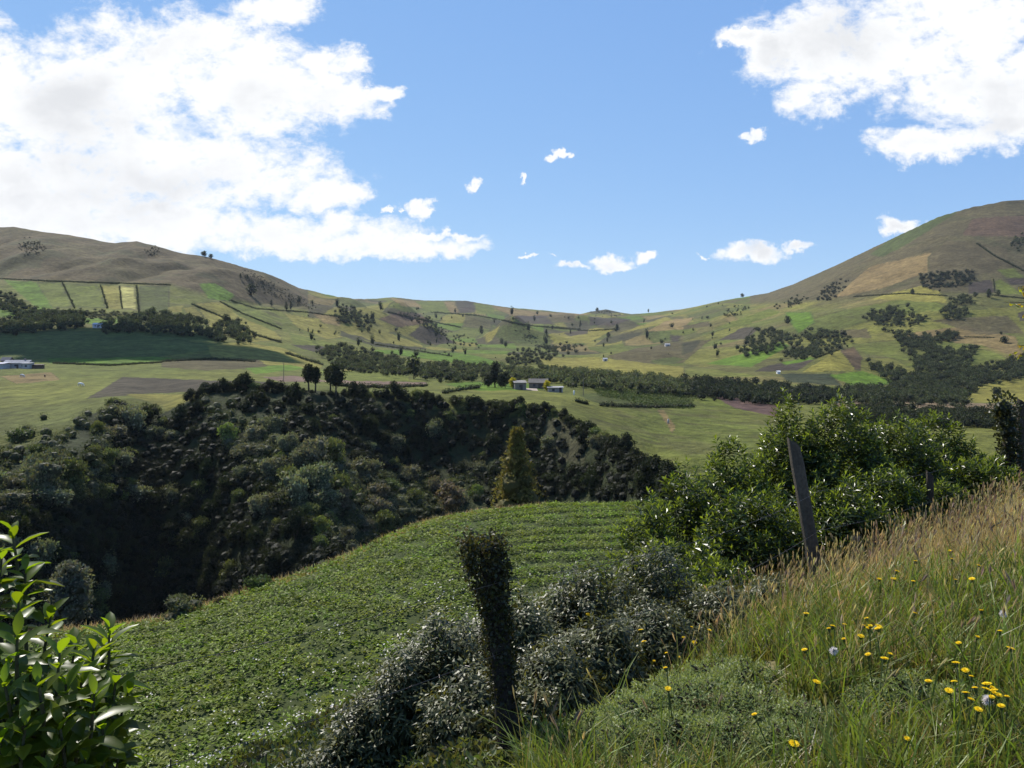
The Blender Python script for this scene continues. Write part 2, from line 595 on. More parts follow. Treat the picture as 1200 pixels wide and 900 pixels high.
CR_U = [-1500, -200, -60, 0, 15, 60, 100, 135, 160, 185, 210, 240, 275, 310, 350, 400, 440, 460, 500, 545, 600, 640, 680, 692, 710, 728, 740,
        770, 800, 850, 900, 930, 960, 1000, 1050, 1100, 1140, 1180, 1200, 1300, 1400, 2700]
CR_Y = [1350, 1350, 1320, 1300, 1300, 1300, 1310, 1320, 1320, 1330, 1340, 1350, 1380, 1420, 1550, 1850, 2500, 2600, 2650, 2700, 2800, 2850, 2900,
        2900, 2900, 2900, 2850, 2700, 2500, 2300, 2100, 2000, 1900, 1750, 1650, 1600, 1570, 1550, 1550, 1550, 1550, 1550]
CR_V = [250, 250, 258, 265, 264, 272, 279, 286, 283, 289, 295, 299, 308, 319, 338, 350, 350, 348, 352, 352.5, 361, 364, 368, 365, 362.5, 366, 368,
        366, 362, 352, 343, 333, 320, 301, 277, 254, 242, 235, 234, 236, 250, 260]

us = np.unique(np.concatenate([np.linspace(-1000, -160, 50), np.arange(-160, 1361, 2.0), np.linspace(1360, 2200, 50)]))
ys = np.concatenate([np.linspace(0.6, 20, 110)[:-1], np.geomspace(20, 60, 130)[:-1], np.geomspace(60, 260, 260)[:-1], np.geomspace(260, 3300, 500)[:-1], np.geomspace(3300, 5000, 8)])
NU, NY = len(us), len(ys)


def at_cols(L_):
    y = np.interp(us, LAY_U, L_[0])
    v = np.interp(us, LAY_U, L_[1])
    return y, (HOR - v) / F * y


def gauss(a, sig, axis):
    r = int(sig * 3) + 1
    k = np.exp(-0.5 * (np.arange(-r, r + 1) / sig) ** 2)
    k /= k.sum()
    p = [(0, 0), (0, 0)]
    p[axis] = (r, r)
    ap = np.pad(a, p, mode='edge')
    o = np.zeros_like(a)
    for i, w in enumerate(k):
        o += w * (ap[i:i + a.shape[0], :] if axis == 0 else ap[:, i:i + a.shape[1]])
    return o


ey = edge_y(us)
ez = (HOR - edge_v(us)) / F * ey
lays = [(np.full(NU, 0.6), np.full(NU, -11.9)), (np.full(NU, 22.0), np.full(NU, -11.9)), (ey * 0.72, ez * 0.72 + 0.28 * -11.9 + 0.45 * 0 + 0.25), (ey, ez),
        (ey + 9, ez - 7)]
for L_ in (L_C, L_D, L_E, L_F, L_G, L_H, L_I, L_J, L_K):
    lays.append(at_cols(L_))
cy = np.interp(us, CR_U, CR_Y)
cz = (HOR - np.interp(us, CR_U, CR_V)) / F * cy
lays.append((cy, cz))
lays.append((cy * 1.3, cz * 0.75))
lays.append((np.full(NU, 5000.0), np.full(NU, 0.0)))
Z = np.zeros((NY, NU))
LY = np.array([l[0] for l in lays])
LZ = np.array([l[1] for l in lays])
for j in range(NU):
    Z[:, j] = np.interp(ys, LY[:, j], LZ[:, j])
Zs = gauss(gauss(Z, 4, 0), 3, 1)
Zf = gauss(gauss(Z, 9, 0), 5, 1)
blend = smooth01(260, 500, ys)[:, None]
keep = np.exp(-((np.log(ys)[:, None] - np.log(cy)[None, :]) / 0.05) ** 2)        # keep the skyline where it is
Z = Zs * (1 - blend) + Zf * blend
Z = Z * (1 - keep) + np.array([np.interp(ys, LY[:, j], LZ[:, j]) for j in range(NU)]).T * keep
XX = (us[None, :] - 600) / F * ys[:, None]
YY = np.repeat(ys[:, None], NU, 1)
UU = np.repeat(us[None, :], NY, 0)
# relief
relief = fbm(XX / 170, YY / 190, 3, 5) * 9 * smooth01(520, 900, YY) + fbm(XX / 45, YY / 60, 9, 3) * 1.6 * smooth01(450, 800, YY)
relief += (np.abs(fbm(XX / 130 + 5, YY / 420, 21, 4)) - 0.25) * 34 * smooth01(760, 1050, YY) * (1 - smooth01(330, 420, UU))
relief *= 1 - 0.75 * np.exp(-((np.log(YY) - np.log(cy)[None, :]) / 0.07) ** 2)
Z += relief
Z += fbm(XX / 14, YY / 14, 5, 4) * 2.6 * smooth01(75, 110, YY) * (1 - smooth01(185, 225, YY))
Z += fbm(XX / 40, YY / 40, 6, 3) * 0.8 * smooth01(220, 300, YY)
for (bu, by, bh, ru, ry) in [(600, 1500, 46, 26, 75), (470, 1750, 40, 30, 120), (500, 1350, 30, 18, 60), (640, 1900, 22, 30, 120), (415, 1500, 26, 30, 120),
                             (770, 1500, 18, 50, 130), (975, 700, 9, 40, 60), (905, 830, 10, 30, 60), (850, 1400, 20, 40, 150),
                             (450, 1300, 26, 55, 80), (555, 2000, 36, 45, 150), (670, 2200, 34, 40, 160), (725, 1700, 28, 35, 120), (400, 1150, 18, 40, 70), (640, 1450, 16, 35, 90)]:
    Z += bh * np.exp(-((UU - bu) / ru) ** 2 - ((YY - by) / ry) ** 2)


# embankment and road shoulder
def bank(x, y):
    s = fence_s(x, y)
    z = np.interp(s, [-40, -19, -3, 0, 1.0, 2.2, 4, 30], [-24, -12.6, -4.1, -2.42, -1.97, -1.74, -1.68, -1.6])
    z = z - 0.06 * np.maximum(0, y - 6) * smooth01(-14, -3, s)
    return z + fbm(x / 1.3, y / 1.3, 31, 3) * 0.07


B = bank(XX, YY)
near = 1 - smooth01(45, 60, YY)
dz = (B - Z)
Z = np.where(near > 0, np.maximum(Z, np.where(near > 0, B * near + (1 - near) * -99, -99)), Z)
Z += fbm(XX / 3.0, YY / 3.0, 41, 3) * 0.10 * smooth01(18, 24, YY) * (1 - smooth01(60, 80, YY))
VV = HOR - F * Z / YY


def hz(x, y):
    """Height of the land at world x, y (arrays or numbers)."""
    x, y = np.asarray(x, float), np.asarray(y, float)
    u = np.clip(600 + F * x / np.maximum(y, 0.6), us[0], us[-1] - 1e-6)
    fi = np.interp(y, ys, np.arange(NY))
    fj = np.interp(u, us, np.arange(NU))
    i0, j0 = np.clip(fi.astype(int), 0, NY - 2), np.clip(fj.astype(int), 0, NU - 2)
    a, b = fi - i0, fj - j0
    return (Z[i0, j0] * (1 - a) * (1 - b) + Z[i0 + 1, j0] * a * (1 - b) + Z[i0, j0 + 1] * (1 - a) * b + Z[i0 + 1, j0 + 1] * a * b)


def on_land(u, v, ymin=60.0, ymax=3200.0):
    """First point of the land met by the line of sight through photo pixel (u, v) beyond ymin."""
    j = np.interp(u, us, np.arange(NU))
    j0 = min(int(j), NU - 2)
    col = VV[:, j0] * (1 - (j - j0)) + VV[:, j0 + 1] * (j - j0)
    ok = np.where((ys >= ymin) & (ys <= ymax) & (col <= v))[0]
    if len(ok) == 0:
        i = int(np.argmin(np.where((ys >= ymin) & (ys <= ymax), col, 1e9)))
        y = ys[i]
    else:
        i = ok[0]
        if i > 0 and ys[i - 1] >= ymin and col[i - 1] > v:
            t = (col[i - 1] - v) / (col[i - 1] - col[i] + 1e-9)
            y = ys[i - 1] + t * (ys[i] - ys[i - 1])
        else:
            y = ys[i]
    x = (u - 600) / F * y
    return np.array([x, y, float(hz(x, y))])


def inside(poly, u, v):
    poly = np.asarray(poly, float)
    x0, y0 = poly[:, 0], poly[:, 1]
    x1, y1 = np.roll(x0, -1), np.roll(y0, -1)
    r = np.zeros(np.shape(u), bool)
    for a, b, c, d in zip(x0, y0, x1, y1):
        if b == d:
            continue
        r ^= ((b > v) != (d > v)) & (u < (c - a) * (v - b) / (d - b) + a)
    return r


# what the land is covered with (surface colours)
G1 = (0.104, 0.122, 0.032)     # pasture
G2 = (0.090, 0.142, 0.024)     # bright crop
G3 = (0.080, 0.094, 0.032)     # darker crop
YG = (0.168, 0.158, 0.046)     # yellowing grass
TN = (0.165, 0.130, 0.065)     # dry, tan
OL = (0.088, 0.080, 0.042)     # olive scrub
BR = (0.092, 0.072, 0.044)     # moor grass
PU = (0.064, 0.059, 0.040)     # ploughed soil
DK = (0.060, 0.062, 0.032)     # dark scrub
nz = fbm(XX / 60, YY / 90, 51, 4)
nz2 = fbm(XX / 300, YY / 300, 61, 3)
C = np.zeros((NY, NU, 3)) + np.array(G1)


def mixc(mask, col, k=1.0):
    global C
    w = (np.asarray(mask, float) * k)[..., None]
    C = C * (1 - w) + np.array(col) * w


mixc(np.clip(0.35 + nz, 0, 1), YG, 0.6)
mixc(np.clip(nz2, 0, 1), G3, 0.5)
nf = fbm(XX / 16, YY / 26, 53, 4)
mixc(smooth01(.12, .45, nf) * (YY > 450), OL, 0.55)
mixc(smooth01(.2, .5, fbm(XX / 90 + 3, YY / 110, 54, 4)) * (YY > 500) * (UU > 700), TN, 0.7)
# moorland above the fields on both hills
hl = np.interp(UU, [-300, 0, 200, 240, 300, 400, 450], [330, 328, 334, 345, 356, 366, 300])
mixc(smooth01(4, -4, VV - hl) * (YY > 500) * (UU < 450), BR)
mixc(smooth01(4, -4, VV - hl) * (YY > 500) * (UU < 450) * np.clip(nz * 1.6, 0, 1), OL, 0.6)
mixc(smooth01(4, -4, VV - hl) * (YY > 500) * (UU < 450) * smooth01(.15, .4, fbm(XX / 30, YY / 50, 71, 4)), DK, 0.7)
hr = np.interp(UU, [780, 850, 900, 1000, 1060, 1150, 1200, 1500], [350, 356, 356, 352, 345, 345, 345, 345])
mixc(smooth01(6, -6, VV - hr) * (YY > 500) * (UU > 780), (0.088, 0.075, 0.046))
mixc(smooth01(6, -6, VV - hr) * (YY > 500) * (UU > 780) * np.clip(nz * 1.8, 0, 1), OL, 0.7)
mixc(smooth01(6, -6, VV - hr) * (YY > 500) * (UU > 780) * smooth01(.2, .45, fbm(XX / 26, YY / 45, 73, 4)), DK, 0.55)
# far patchwork of strips and squares
fx = XX + 40 * fbm(XX / 400, YY / 400, 81, 2)
fy = YY + 90 * fbm(XX / 400 + 9, YY / 400, 82, 2)
ci = np.floor(fx / 62)
cj = np.floor(fy / 130 + (0.37 * ci) % 1)
h1 = hash2(ci, cj, 5)
far = (YY > 1000) & (UU > 360) & (UU < 880)
for lo, hi_, cc in ((0, .22, G1), (.22, .38, YG), (.38, .5, PU), (.5, .66, G3), (.66, .76, TN), (.76, .92, OL), (.92, 1.01, G2)):
    mixc(far & (h1 >= lo) & (h1 < hi_), cc, 0.92)

ex, ey_ = fx / 62 - ci, fy / 130 + (0.37 * ci) % 1 - cj
h2_ = hash2(ci, cj, 9)
mixc(far & (((ex < .07) & (h2_ > .35)) | ((ey_ < .06) & (h2_ < .75))), DK, 0.8)
gx_, gy_ = (XX + 30 * fbm(XX / 150, YY / 150, 83, 2)) / 88, (YY + 40 * fbm(XX / 150 + 5, YY / 150, 84, 2)) / 105
gi, gj = np.floor(gx_), np.floor(gy_)
h3 = hash2(gi, gj, 15)
rh = (UU > 800) & (YY > 570) & (VV > hr)
for lo, hi_, cc in ((0, .25, OL), (.25, .5, YG), (.5, .65, G3), (.65, .8, TN), (.8, 1.01, G1)):
    mixc(rh & (h3 >= lo) & (h3 < hi_), cc, 0.5)
mixc(rh & (((gx_ - gi < .022) & (h3 > .3)) | ((gy_ - gj < .03) & (h3 < .7))), DK, 0.55)
FIELDS = [
    # left hill terraces
    (G2, [(5, 328), (42, 331), (62, 361), (45, 362)]), (G1, [(42, 331), (70, 331), (85, 360), (62, 361)]),
    (G1, [(73, 333), (115, 335), (124, 361), (87, 360)]), (YG, [(119, 335), (139, 335), (142, 362), (126, 361)]),
    ((.26, .25, .1), [(140, 335), (158, 336), (160, 364), (143, 362)]), (G3, [(163, 335), (199, 335), (197, 367), (164, 368)]),
    (G2, [(-60, 355), (0, 361), (22, 366), (25, 375), (0, 371), (-60, 366)]), (G2, [(233, 332), (252, 331), (275, 346), (270, 353), (245, 351)]),
    (G2, [(98, 372), (145, 374), (143, 379), (98, 379)]), (YG, [(196, 360), (215, 358), (212, 366), (198, 366)]),
    (YG, [(214, 361), (228, 358), (240, 374), (222, 375)]), (YG, [(230, 355), (258, 354), (325, 390), (330, 398), (290, 401), (245, 382)]),
    (G1, [(262, 353), (300, 362), (330, 384), (320, 388), (280, 370)]), (YG, [(332, 367), (370, 373), (402, 395), (385, 398), (350, 385)]),
    (TN, [(364, 366), (402, 372), (402, 383), (380, 379)]), (G1, [(340, 390), (380, 400), (420, 412), (390, 414), (345, 404)]),
    (PU, [(340, 404), (375, 405), (400, 411), (370, 413)]),
    # slope above the farm
    ((.085, .105, .035), [(-300, 385), (240, 390), (262, 405), (235, 411), (180, 418), (60, 421), (-300, 422)]),
    (YG, [(245, 405), (290, 401), (330, 408), (378, 427), (372, 433), (320, 428), (250, 420)]),
    # plateau
    (G2, [(55, 420), (190, 418), (212, 421), (130, 428), (60, 426)]), (OL, [(190, 424), (250, 420), (300, 421), (316, 431), (240, 434), (190, 430)]),
    (G2, [(288, 431), (340, 427), (358, 432), (300, 438)]), (TN, [(0, 441), (60, 436), (70, 445), (20, 450)]),
    (PU, [(145, 442), (250, 446), (300, 447), (342, 449), (250, 458), (175, 461), (104, 467)]),
    ((.14, .105, .09), [(308, 442), (345, 440), (388, 447), (330, 447.5)]), ((.14, .105, .09), [(395, 446), (500, 448), (497, 452.5), (400, 452)]),
    (YG, [(400, 432), (480, 440), (480, 446), (400, 443)]), (G1, [(375, 433), (480, 438), (478, 447), (385, 445)]),
    (YG, [(147, 462), (200, 462), (235, 462), (226, 486), (205, 492), (190, 476)]),
    (G2, [(520, 450), (560, 447), (620, 450), (660, 456), (560, 458)]),
    # middle of the valley
    (YG, [(400, 375), (440, 385), (492, 403), (495, 408), (440, 400), (400, 387)]), (DK, [(400, 387), (430, 400), (500, 408), (490, 411.5), (440, 406), (400, 394)]),
    (G2, [(440, 410), (500, 410), (550, 415), (590, 426), (560, 429), (500, 421), (440, 413)]), (G3, [(460, 409), (520, 410), (545, 414), (500, 414)]),
    (BR, [(443, 373), (470, 365), (490, 367), (507, 378), (467, 384)]), (PU, [(480, 393), (492, 382), (503, 383), (533, 402), (500, 404)]),
    (G3, [(575, 390), (590, 381), (607, 382), (620, 390), (637, 403), (613, 402), (587, 398)]), (YG, [(566, 392), (588, 381), (577, 399), (570, 403)]),
    (TN, [(455, 349), (487, 353), (497, 361), (470, 358)]), (G1, [(487, 353), (520, 354), (530, 367), (500, 365)]), (TN, [(520, 353), (533, 353), (540, 367), (527, 367)]),
    (PU, [(533, 352), (558, 353), (558, 366), (540, 367)]), (G1, [(556, 355), (577, 358), (580, 368), (560, 367)]), (TN, [(577, 359), (630, 365), (690, 368), (690, 373), (600, 371)]),
    (PU, [(600, 370), (640, 370), (650, 380), (612, 378)]), (OL, [(640, 370), (672, 368), (674, 377), (650, 378)]), (G1, [(675, 370), (692, 369), (690, 376), (675, 376)]),
    (PU, [(692, 371), (740, 374), (720, 382), (690, 381)]), (DK, [(686, 366), (700, 361), (724, 363), (727, 367), (700, 368)]),
    (YG, [(640, 392), (700, 384), (720, 386), (690, 402), (650, 404)]), (PU, [(660, 390), (690, 385), (688, 391), (668, 394)]),
    (DK, [(697, 405), (710, 396), (740, 390), (754, 390), (735, 399)]), (OL, [(710, 418), (745, 408), (800, 401), (832, 398), (800, 425), (740, 426)]),
    (G3, [(763, 422), (790, 418), (802, 420), (790, 426), (765, 425)]), (G3, [(755, 390), (785, 387), (792, 399), (765, 402)]),
    (PU, [(785, 392), (798, 393), (795, 401), (786, 401)]), (YG, [(725, 391), (780, 371), (792, 375), (750, 386)]), (TN, [(780, 376), (812, 372), (800, 386), (760, 388)]),
    (PU, [(667, 421), (685, 419), (693, 424), (675, 427)]), (YG, [(632, 419), (700, 419), (800, 430), (802, 446), (720, 441), (640, 431)]),
    # meadow right of the ravine
    (G3, [(680, 463), (730, 457), (800, 462), (814, 476), (760, 478), (706, 475)]), 
    (TN, [(770, 480), (778, 480), (792, 500), (788, 508)]), ((.105, .075, .065), [(832, 462), (875, 468), (912, 476), (912, 489), (860, 478)]),
    (G1, [(800, 460), (832, 463), (860, 478), (830, 476)]), ((.15, .12, .085), [(985, 468), (1205, 474), (1300, 474), (1300, 486), (1205, 484), (1040, 481), (980, 476)]),
    # right hill
    ((.070, .085, .030), [(1020, 298), (1045, 279), (1110, 248), (1130, 243), (1095, 266), (1060, 288), (1035, 301)]), (TN, [(978, 349), (1020, 313), (1090, 296), (1085, 319), (1040, 336)]),
    (BR, [(1130, 272), (1140, 256), (1200, 252), (1300, 255), (1300, 280), (1130, 276)]), (OL, [(1088, 302), (1110, 281), (1180, 290), (1190, 322), (1090, 320)]),
    (PU, [(1135, 332), (1162, 328), (1164, 342), (1135, 344)]), (G1, [(1168, 315), (1190, 315), (1202, 326), (1180, 326)]), (PU, [(1175, 326), (1200, 326), (1205, 334), (1185, 334)]),
    (YG, [(1020, 350), (1080, 335), (1100, 342), (1110, 355), (1060, 352)]), (G1, [(1165, 330), (1172, 327), (1200, 345), (1170, 345)]),
    (PU, [(843, 398), (870, 384), (892, 384), (873, 398)]), (G2, [(828, 426), (875, 413), (915, 400), (925, 405), (880, 430)]), (G2, [(920, 366), (950, 365), (955, 378), (935, 391), (925, 376)]),
    (PU, [(885, 436), (900, 428), (956, 420), (935, 434)]), (YG, [(940, 436), (980, 412), (1000, 407), (1004, 422), (1000, 434)]), (BR, [(985, 411), (1001, 406), (1010, 420), (1009, 434), (1002, 433)]),
    ((.055, .065, .035), [(915, 438), (973, 438), (986, 452), (925, 448)]), (G2, [(972, 440), (1010, 435), (1056, 449), (1000, 453)]),
    (YG, [(1132, 457), (1170, 445), (1200, 440), (1300, 436), (1300, 472), (1128, 471)]), (TN, [(1050, 393), (1130, 382), (1190, 395), (1200, 420), (1150, 405)]),
    (OL, [(1090, 375), (1180, 370), (1200, 390), (1150, 392)]), (OL, [(982, 387), (1015, 385), (1022, 396), (990, 396)]), (G2, [(915, 425), (950, 418), (958, 420), (920, 428)]),
    (PU, [(1192, 366), (1202, 365), (1210, 376), (1196, 376)]), (DK, [(800, 402), (822, 398), (812, 412), (800, 416)]),
    (OL, [(800, 382), (830, 376), (834, 382), (800, 386)]), (G1, [(835, 385), (900, 362), (915, 366), (870, 382)]),
]
ju = UU + 1.3 * fbm(UU / 9, VV / 5, 91, 2)
jv = VV + 0.8 * fbm(UU / 9 + 40, VV / 5, 92, 2)
for k, (cc, poly) in enumerate(FIELDS):
    p = np.array(poly, float)
    c_ = p.mean(0)
    p = c_ + (p - c_) * 1.02
    sel = inside(p, ju, jv) & (YY > 190)
    edge = sel & ~inside(c_ + (p - c_) * (1 - 1.6 / np.maximum(4, np.abs(p - c_).max())), ju, jv)
    cc = np.clip(np.array([.098, .104, .038]) + 1.45 * (np.array(cc) - np.array([.098, .104, .038])), .016, 1)
    mixc(sel, cc * (0.92 + 0.16 * ((k * 37) % 10) / 10), 0.9)
    if k % 3:
        mixc(edge, DK, 0.75)
# rough pasture towards the left ravine rim, slope shade put into its colour
lw = smooth01(455, 490, VV) * (YY > 180) * (YY < 330) * (UU < 260)
mixc(lw * 0.65, (.062, .072, .026))
mixc(lw * np.clip(0.3 + 1.2 * fbm(XX / 25, YY / 6, 95, 4), 0, 1), G3, 0.8)
mixc(((YY > 180) & (YY < 330) & (UU > 690) & (UU < 1000)) * smooth01(.05, .4, fbm(XX / 12, YY / 12, 97, 4)), OL, 0.5)
C *= np.array([.86, .84, .64])
# ravine, field, bank
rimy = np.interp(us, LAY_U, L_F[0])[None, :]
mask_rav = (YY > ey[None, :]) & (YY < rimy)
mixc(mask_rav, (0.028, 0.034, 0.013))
mixc(mask_rav & inside([(632, 485), (650, 483), (672, 500), (688, 545), (660, 540), (640, 515)], UU, VV), (0.058, 0.056, 0.028))
mask_field = (YY <= ey[None, :]) & (YY > 16)
mixc(mask_field, (0.040, 0.052, 0.016))
sd = fence_s(XX, YY)
mask_bank = (YY <= ey[None, :]) & ((YY <= 16) | (sd > -17))
mixc(mask_bank, (0.06, 0.055, 0.028))
mixc(smooth01(-1.0, 0.5, sd) * (YY < 30), (0.12, 0.105, 0.05))


def land(name, mask_v, mat):
    """The cells of the height field whose near-left corner is in the mask, as one mesh."""
    m = mask_v[:-1, :-1]
    ii, jj = np.where(m)
    q = np.stack([ii * NU + jj, ii * NU + jj + 1, (ii + 1) * NU + jj + 1, (ii + 1) * NU + jj], -1)
    idx, inv = np.unique(q.ravel(), return_inverse=True)
    b = MB()
    P = np.stack([XX.ravel()[idx], YY.ravel()[idx], Z.ravel()[idx]], -1)
    b.add(P, inv.reshape(-1, 4), None, C.reshape(-1, 3)[idx])
    return tag(b.build(name, mat, smooth=True), kind='structure')


reg = np.where(YY > rimy, 3, np.where(YY > ey[None, :], 2, np.where((YY <= 16) | (sd > -17), 0, 1)))
land('roadside_bank', reg == 0, M_VERGE)
land('field_ground', reg == 1, M_SOIL)
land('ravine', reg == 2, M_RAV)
land('hills', reg == 3, M_HILL)
b = MB()
b.add([[-40, -40, -1.62], [40, -40, -1.62], [40, 0.6, -1.72], [-40, 0.6, -1.72]], [[0, 1, 2, 3]], None, (0.16, 0.14, 0.11))
tag(b.build('road', M_VERGE), kind='structure')


# ------------------------------------------------------------------ foliage builders
def ico(sub=1):
    t = (1 + 5 ** .5) / 2
    v = np.array([[-1, t, 0], [1, t, 0], [-1, -t, 0], [1, -t, 0], [0, -1, t], [0, 1, t], [0, -1, -t], [0, 1, -t], [t, 0, -1], [t, 0, 1], [-t, 0, -1], [-t, 0, 1]], float)
    f = [[0, 11, 5], [0, 5, 1], [0, 1, 7], [0, 7, 10], [0, 10, 11], [1, 5, 9], [5, 11, 4], [11, 10, 2], [10, 7, 6], [7, 1, 8], [3, 9, 4], [3, 4, 2], [3, 2, 6], [3, 6, 8], [3, 8, 9],
         [4, 9, 5], [2, 4, 11], [6, 2, 10], [8, 6, 7], [9, 8, 1]]
    v = list(v / np.linalg.norm(v[0]))
    for _ in range(sub):
        nf, cache = [], {}

        def mid(a, b):
            k = (min(a, b), max(a, b))
            if k not in cache:
                p = v[a] + v[b]
                v.append(p / np.linalg.norm(p))
                cache[k] = len(v) - 1
            return cache[k]
        for a, b_, c in f:
            x, y, z = mid(a, b_), mid(b_, c), mid(c, a)
            nf += [[a, x, z], [b_, y, x], [c, z, y], [x, y, z]]
        f = nf
    return np.array(v), np.array(f)


ICO0, ICO1, ICO2 = ico(0), ico(1), ico(2)


def puff(mb, c, r, n, size, col, rng, mat=0, core=True, amt=0.3, up=0.35):
    """One leafy lump: a dark core hidden under n leaf faces on and in an ellipsoid."""
    c, r = np.asarray(c, float), np.asarray(r, float)
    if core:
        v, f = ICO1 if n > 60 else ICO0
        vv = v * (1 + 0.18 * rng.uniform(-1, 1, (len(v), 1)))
        mb.add(c + vv * r * 0.6, None, f, vary(np.array(col) * 0.55, len(v), 0.2, 0.05, rng), mat)  # added core stops light passing through; its darker colour paints the inner shade
    d = unit(n, rng)
    d[:, 2] = np.abs(d[:, 2]) * np.where(rng.random(n) < 0.75, 1, -1)
    rad = rng.uniform(0.72, 1.08, (n, 1))
    P = c + d * r * rad
    D = unit(n, rng) * 0.8 + d * 0.5 + np.array([0, 0, up])
    Nn = d + 0.7 * unit(n, rng)
    L_ = size * rng.uniform(0.6, 1.4, n)
    mb.leaves(P, D, Nn, L_, L_ * rng.uniform(0.45, 0.8, n), vary(col, n, amt, 0.1, rng), mat)


def bush_mesh(name, seed, r, h, lumps, n, size, col, mats, stem=True):
    """Many-lumped bush, about r wide each way and h tall, base at the origin."""
    rng = np.random.default_rng(seed)
    mb = MB()
    for k in range(lumps):
        a, q = rng.uniform(0, 2 * np.pi), rng.uniform(0, 1) ** .6
        zz = rng.uniform(0.25, 0.85) if k else 0.75
        c = np.array([math.cos(a) * r * .62 * q, math.sin(a) * r * .62 * q, h * (zz - 0.18 * q)])
        rr = r * rng.uniform(0.32, 0.55)
        puff(mb, c, np.array([rr, rr, rr * rng.uniform(.75, 1.15) * min(1.3, max(.7, h / (1.6 * r)))]), n, size, np.array(col) * rng.uniform(.8, 1.25), rng)
    if stem:
        for k in range(3):
            a = rng.uniform(0, 6.28)
            mb.tube([[0, 0, -0.5], [math.cos(a) * r * .15, math.sin(a) * r * .15, h * .3], [math.cos(a) * r * .4, math.sin(a) * r * .4, h * .65]], [r * .06, r * .05, r * .02], 5,
                    (0.06, 0.05, 0.035), 1)
    return mb.mesh(name, mats)


def link(name, me, loc, scale=1.0, rz=0.0, parent=None):
    o = bpy.data.objects.new(name, me)
    o.location = loc
    o.scale = (scale, scale, scale) if np.isscalar(scale) else scale
    o.rotation_euler = (0, 0, rz)
    COL.objects.link(o)
    if parent:
        o.parent = parent
    return o


# ------------------------------------------------------------------ ravine woodland
RAV_POLY = [(-120, 505), (0, 505), (50, 490), (100, 475), (130, 470), (150, 478), (185, 488), (205, 497), (232, 480), (242, 458), (300, 454), (400, 460), (500, 467), (570, 476), (640, 480), (690, 503),
            (720, 525), (760, 552), (800, 572), (800, 600), (560, 600), (500, 620), (400, 665), (290, 705), (200, 735), (-120, 760)]
kinds = []
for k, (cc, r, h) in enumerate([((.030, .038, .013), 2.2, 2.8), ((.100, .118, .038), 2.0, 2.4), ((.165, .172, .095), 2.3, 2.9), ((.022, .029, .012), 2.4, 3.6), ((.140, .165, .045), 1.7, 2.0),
                                ((.170, .160, .100), 1.9, 2.3)]):  # dark kinds carry shade and pale kinds sunlight in their leaf colour
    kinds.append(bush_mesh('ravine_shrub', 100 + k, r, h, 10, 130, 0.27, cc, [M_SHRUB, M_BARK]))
KL = ['dark leafy shrub on the shaded side of the ravine', 'mid green shrub growing on the ravine slope', 'grey green bush with pale leaves on the ravine slope',
      'tall dark shrub growing in the shade of the ravine', 'bright olive bush catching sun on the ravine slope', 'sunlit grey leaved bush on the ravine slope']
GL = ['dark shrubs in the ravine', 'mid green shrubs in the ravine', 'grey green bushes in the ravine', 'tall dark shrubs in the ravine', 'olive bushes in the ravine', 'sunlit grey bushes in the ravine']
pts = []
rng = np.random.default_rng(5)
bare = [(632, 482), (652, 481), (676, 500), (690, 545), (660, 540), (640, 515)]
tries = 0
while len(pts) < 240 and tries < 20000:
    tries += 1
    u, v = rng.uniform(-90, 800), rng.uniform(455, 750)
    if not inside(RAV_POLY, np.array([u]), np.array([v]))[0]:
        continue
    if inside(bare, np.array([u]), np.array([v]))[0]:
        continue
    if v > np.interp(u, ED_U, ED_V) - 2:
        continue
    if (u < 120 and v < 560 and rng.random() < 0.5) or (350 < u < 404 and v < 474):
        continue
    if v < np.interp(u, [0, 60, 110, 135], [540, 520, 484, 470]) and rng.random() < .75:
        continue
    if any((u - a) ** 2 + ((v - b_) * 1.15) ** 2 < 15.5 ** 2 for a, b_, _ in pts):
        continue
    pts.append((u, v, on_land(u, v, 75, 262)))
rim_line = np.array([(226, 466), (240, 457), (300, 453), (350, 457), (404, 458), (440, 461), (500, 466), (570, 475), (630, 478), (655, 484), (690, 503), (730, 528), (770, 556), (800, 572)], float)
cum_ = np.concatenate([[0], np.cumsum(np.linalg.norm(np.diff(rim_line, axis=0), axis=1))])
for d_ in np.arange(0, cum_[-1], 9.5):
    u, v = np.interp(d_, cum_, rim_line[:, 0]) + rng.normal(0, 2), np.interp(d_, cum_, rim_line[:, 1]) + rng.uniform(2, 7)
    p = on_land(u, v, 75, 262)
    k = rng.choice([0, 3, 3, 1])
    low = 340 < u < 410
    o = link('ravine_shrub', kinds[k], (p[0], p[1], p[2] - 0.7), rng.uniform(.5, .7) if low else rng.uniform(.8, 1.45), rng.uniform(0, 6.28))
    o.scale.z *= rng.uniform(.8, 1.25)
    tag(o, 'dark shrub on the far rim of the ravine against the plateau fields', 'shrub', 'dark shrubs along the ravine rim')
sun_side = [(232, 470), (255, 464), (300, 490), (350, 520), (420, 545), (500, 560), (560, 555), (560, 600), (480, 610), (420, 650), (390, 640), (320, 580), (262, 520)]  # bushes in here get paler, sunlit leaf colours
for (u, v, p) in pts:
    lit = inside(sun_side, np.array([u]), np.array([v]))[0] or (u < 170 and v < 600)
    k = rng.choice([1, 2, 4, 5, 2]) if lit else rng.choice([0, 3, 0, 1, 3, 2], p=[.25, .25, .2, .1, .1, .1])  # sun and shade by colour: pale kinds where lit, mostly dark elsewhere
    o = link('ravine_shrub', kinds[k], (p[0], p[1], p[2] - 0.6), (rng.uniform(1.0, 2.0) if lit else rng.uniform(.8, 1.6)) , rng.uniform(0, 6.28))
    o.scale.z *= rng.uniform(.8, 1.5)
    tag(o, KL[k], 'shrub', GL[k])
mb = MB()
cnt = 0
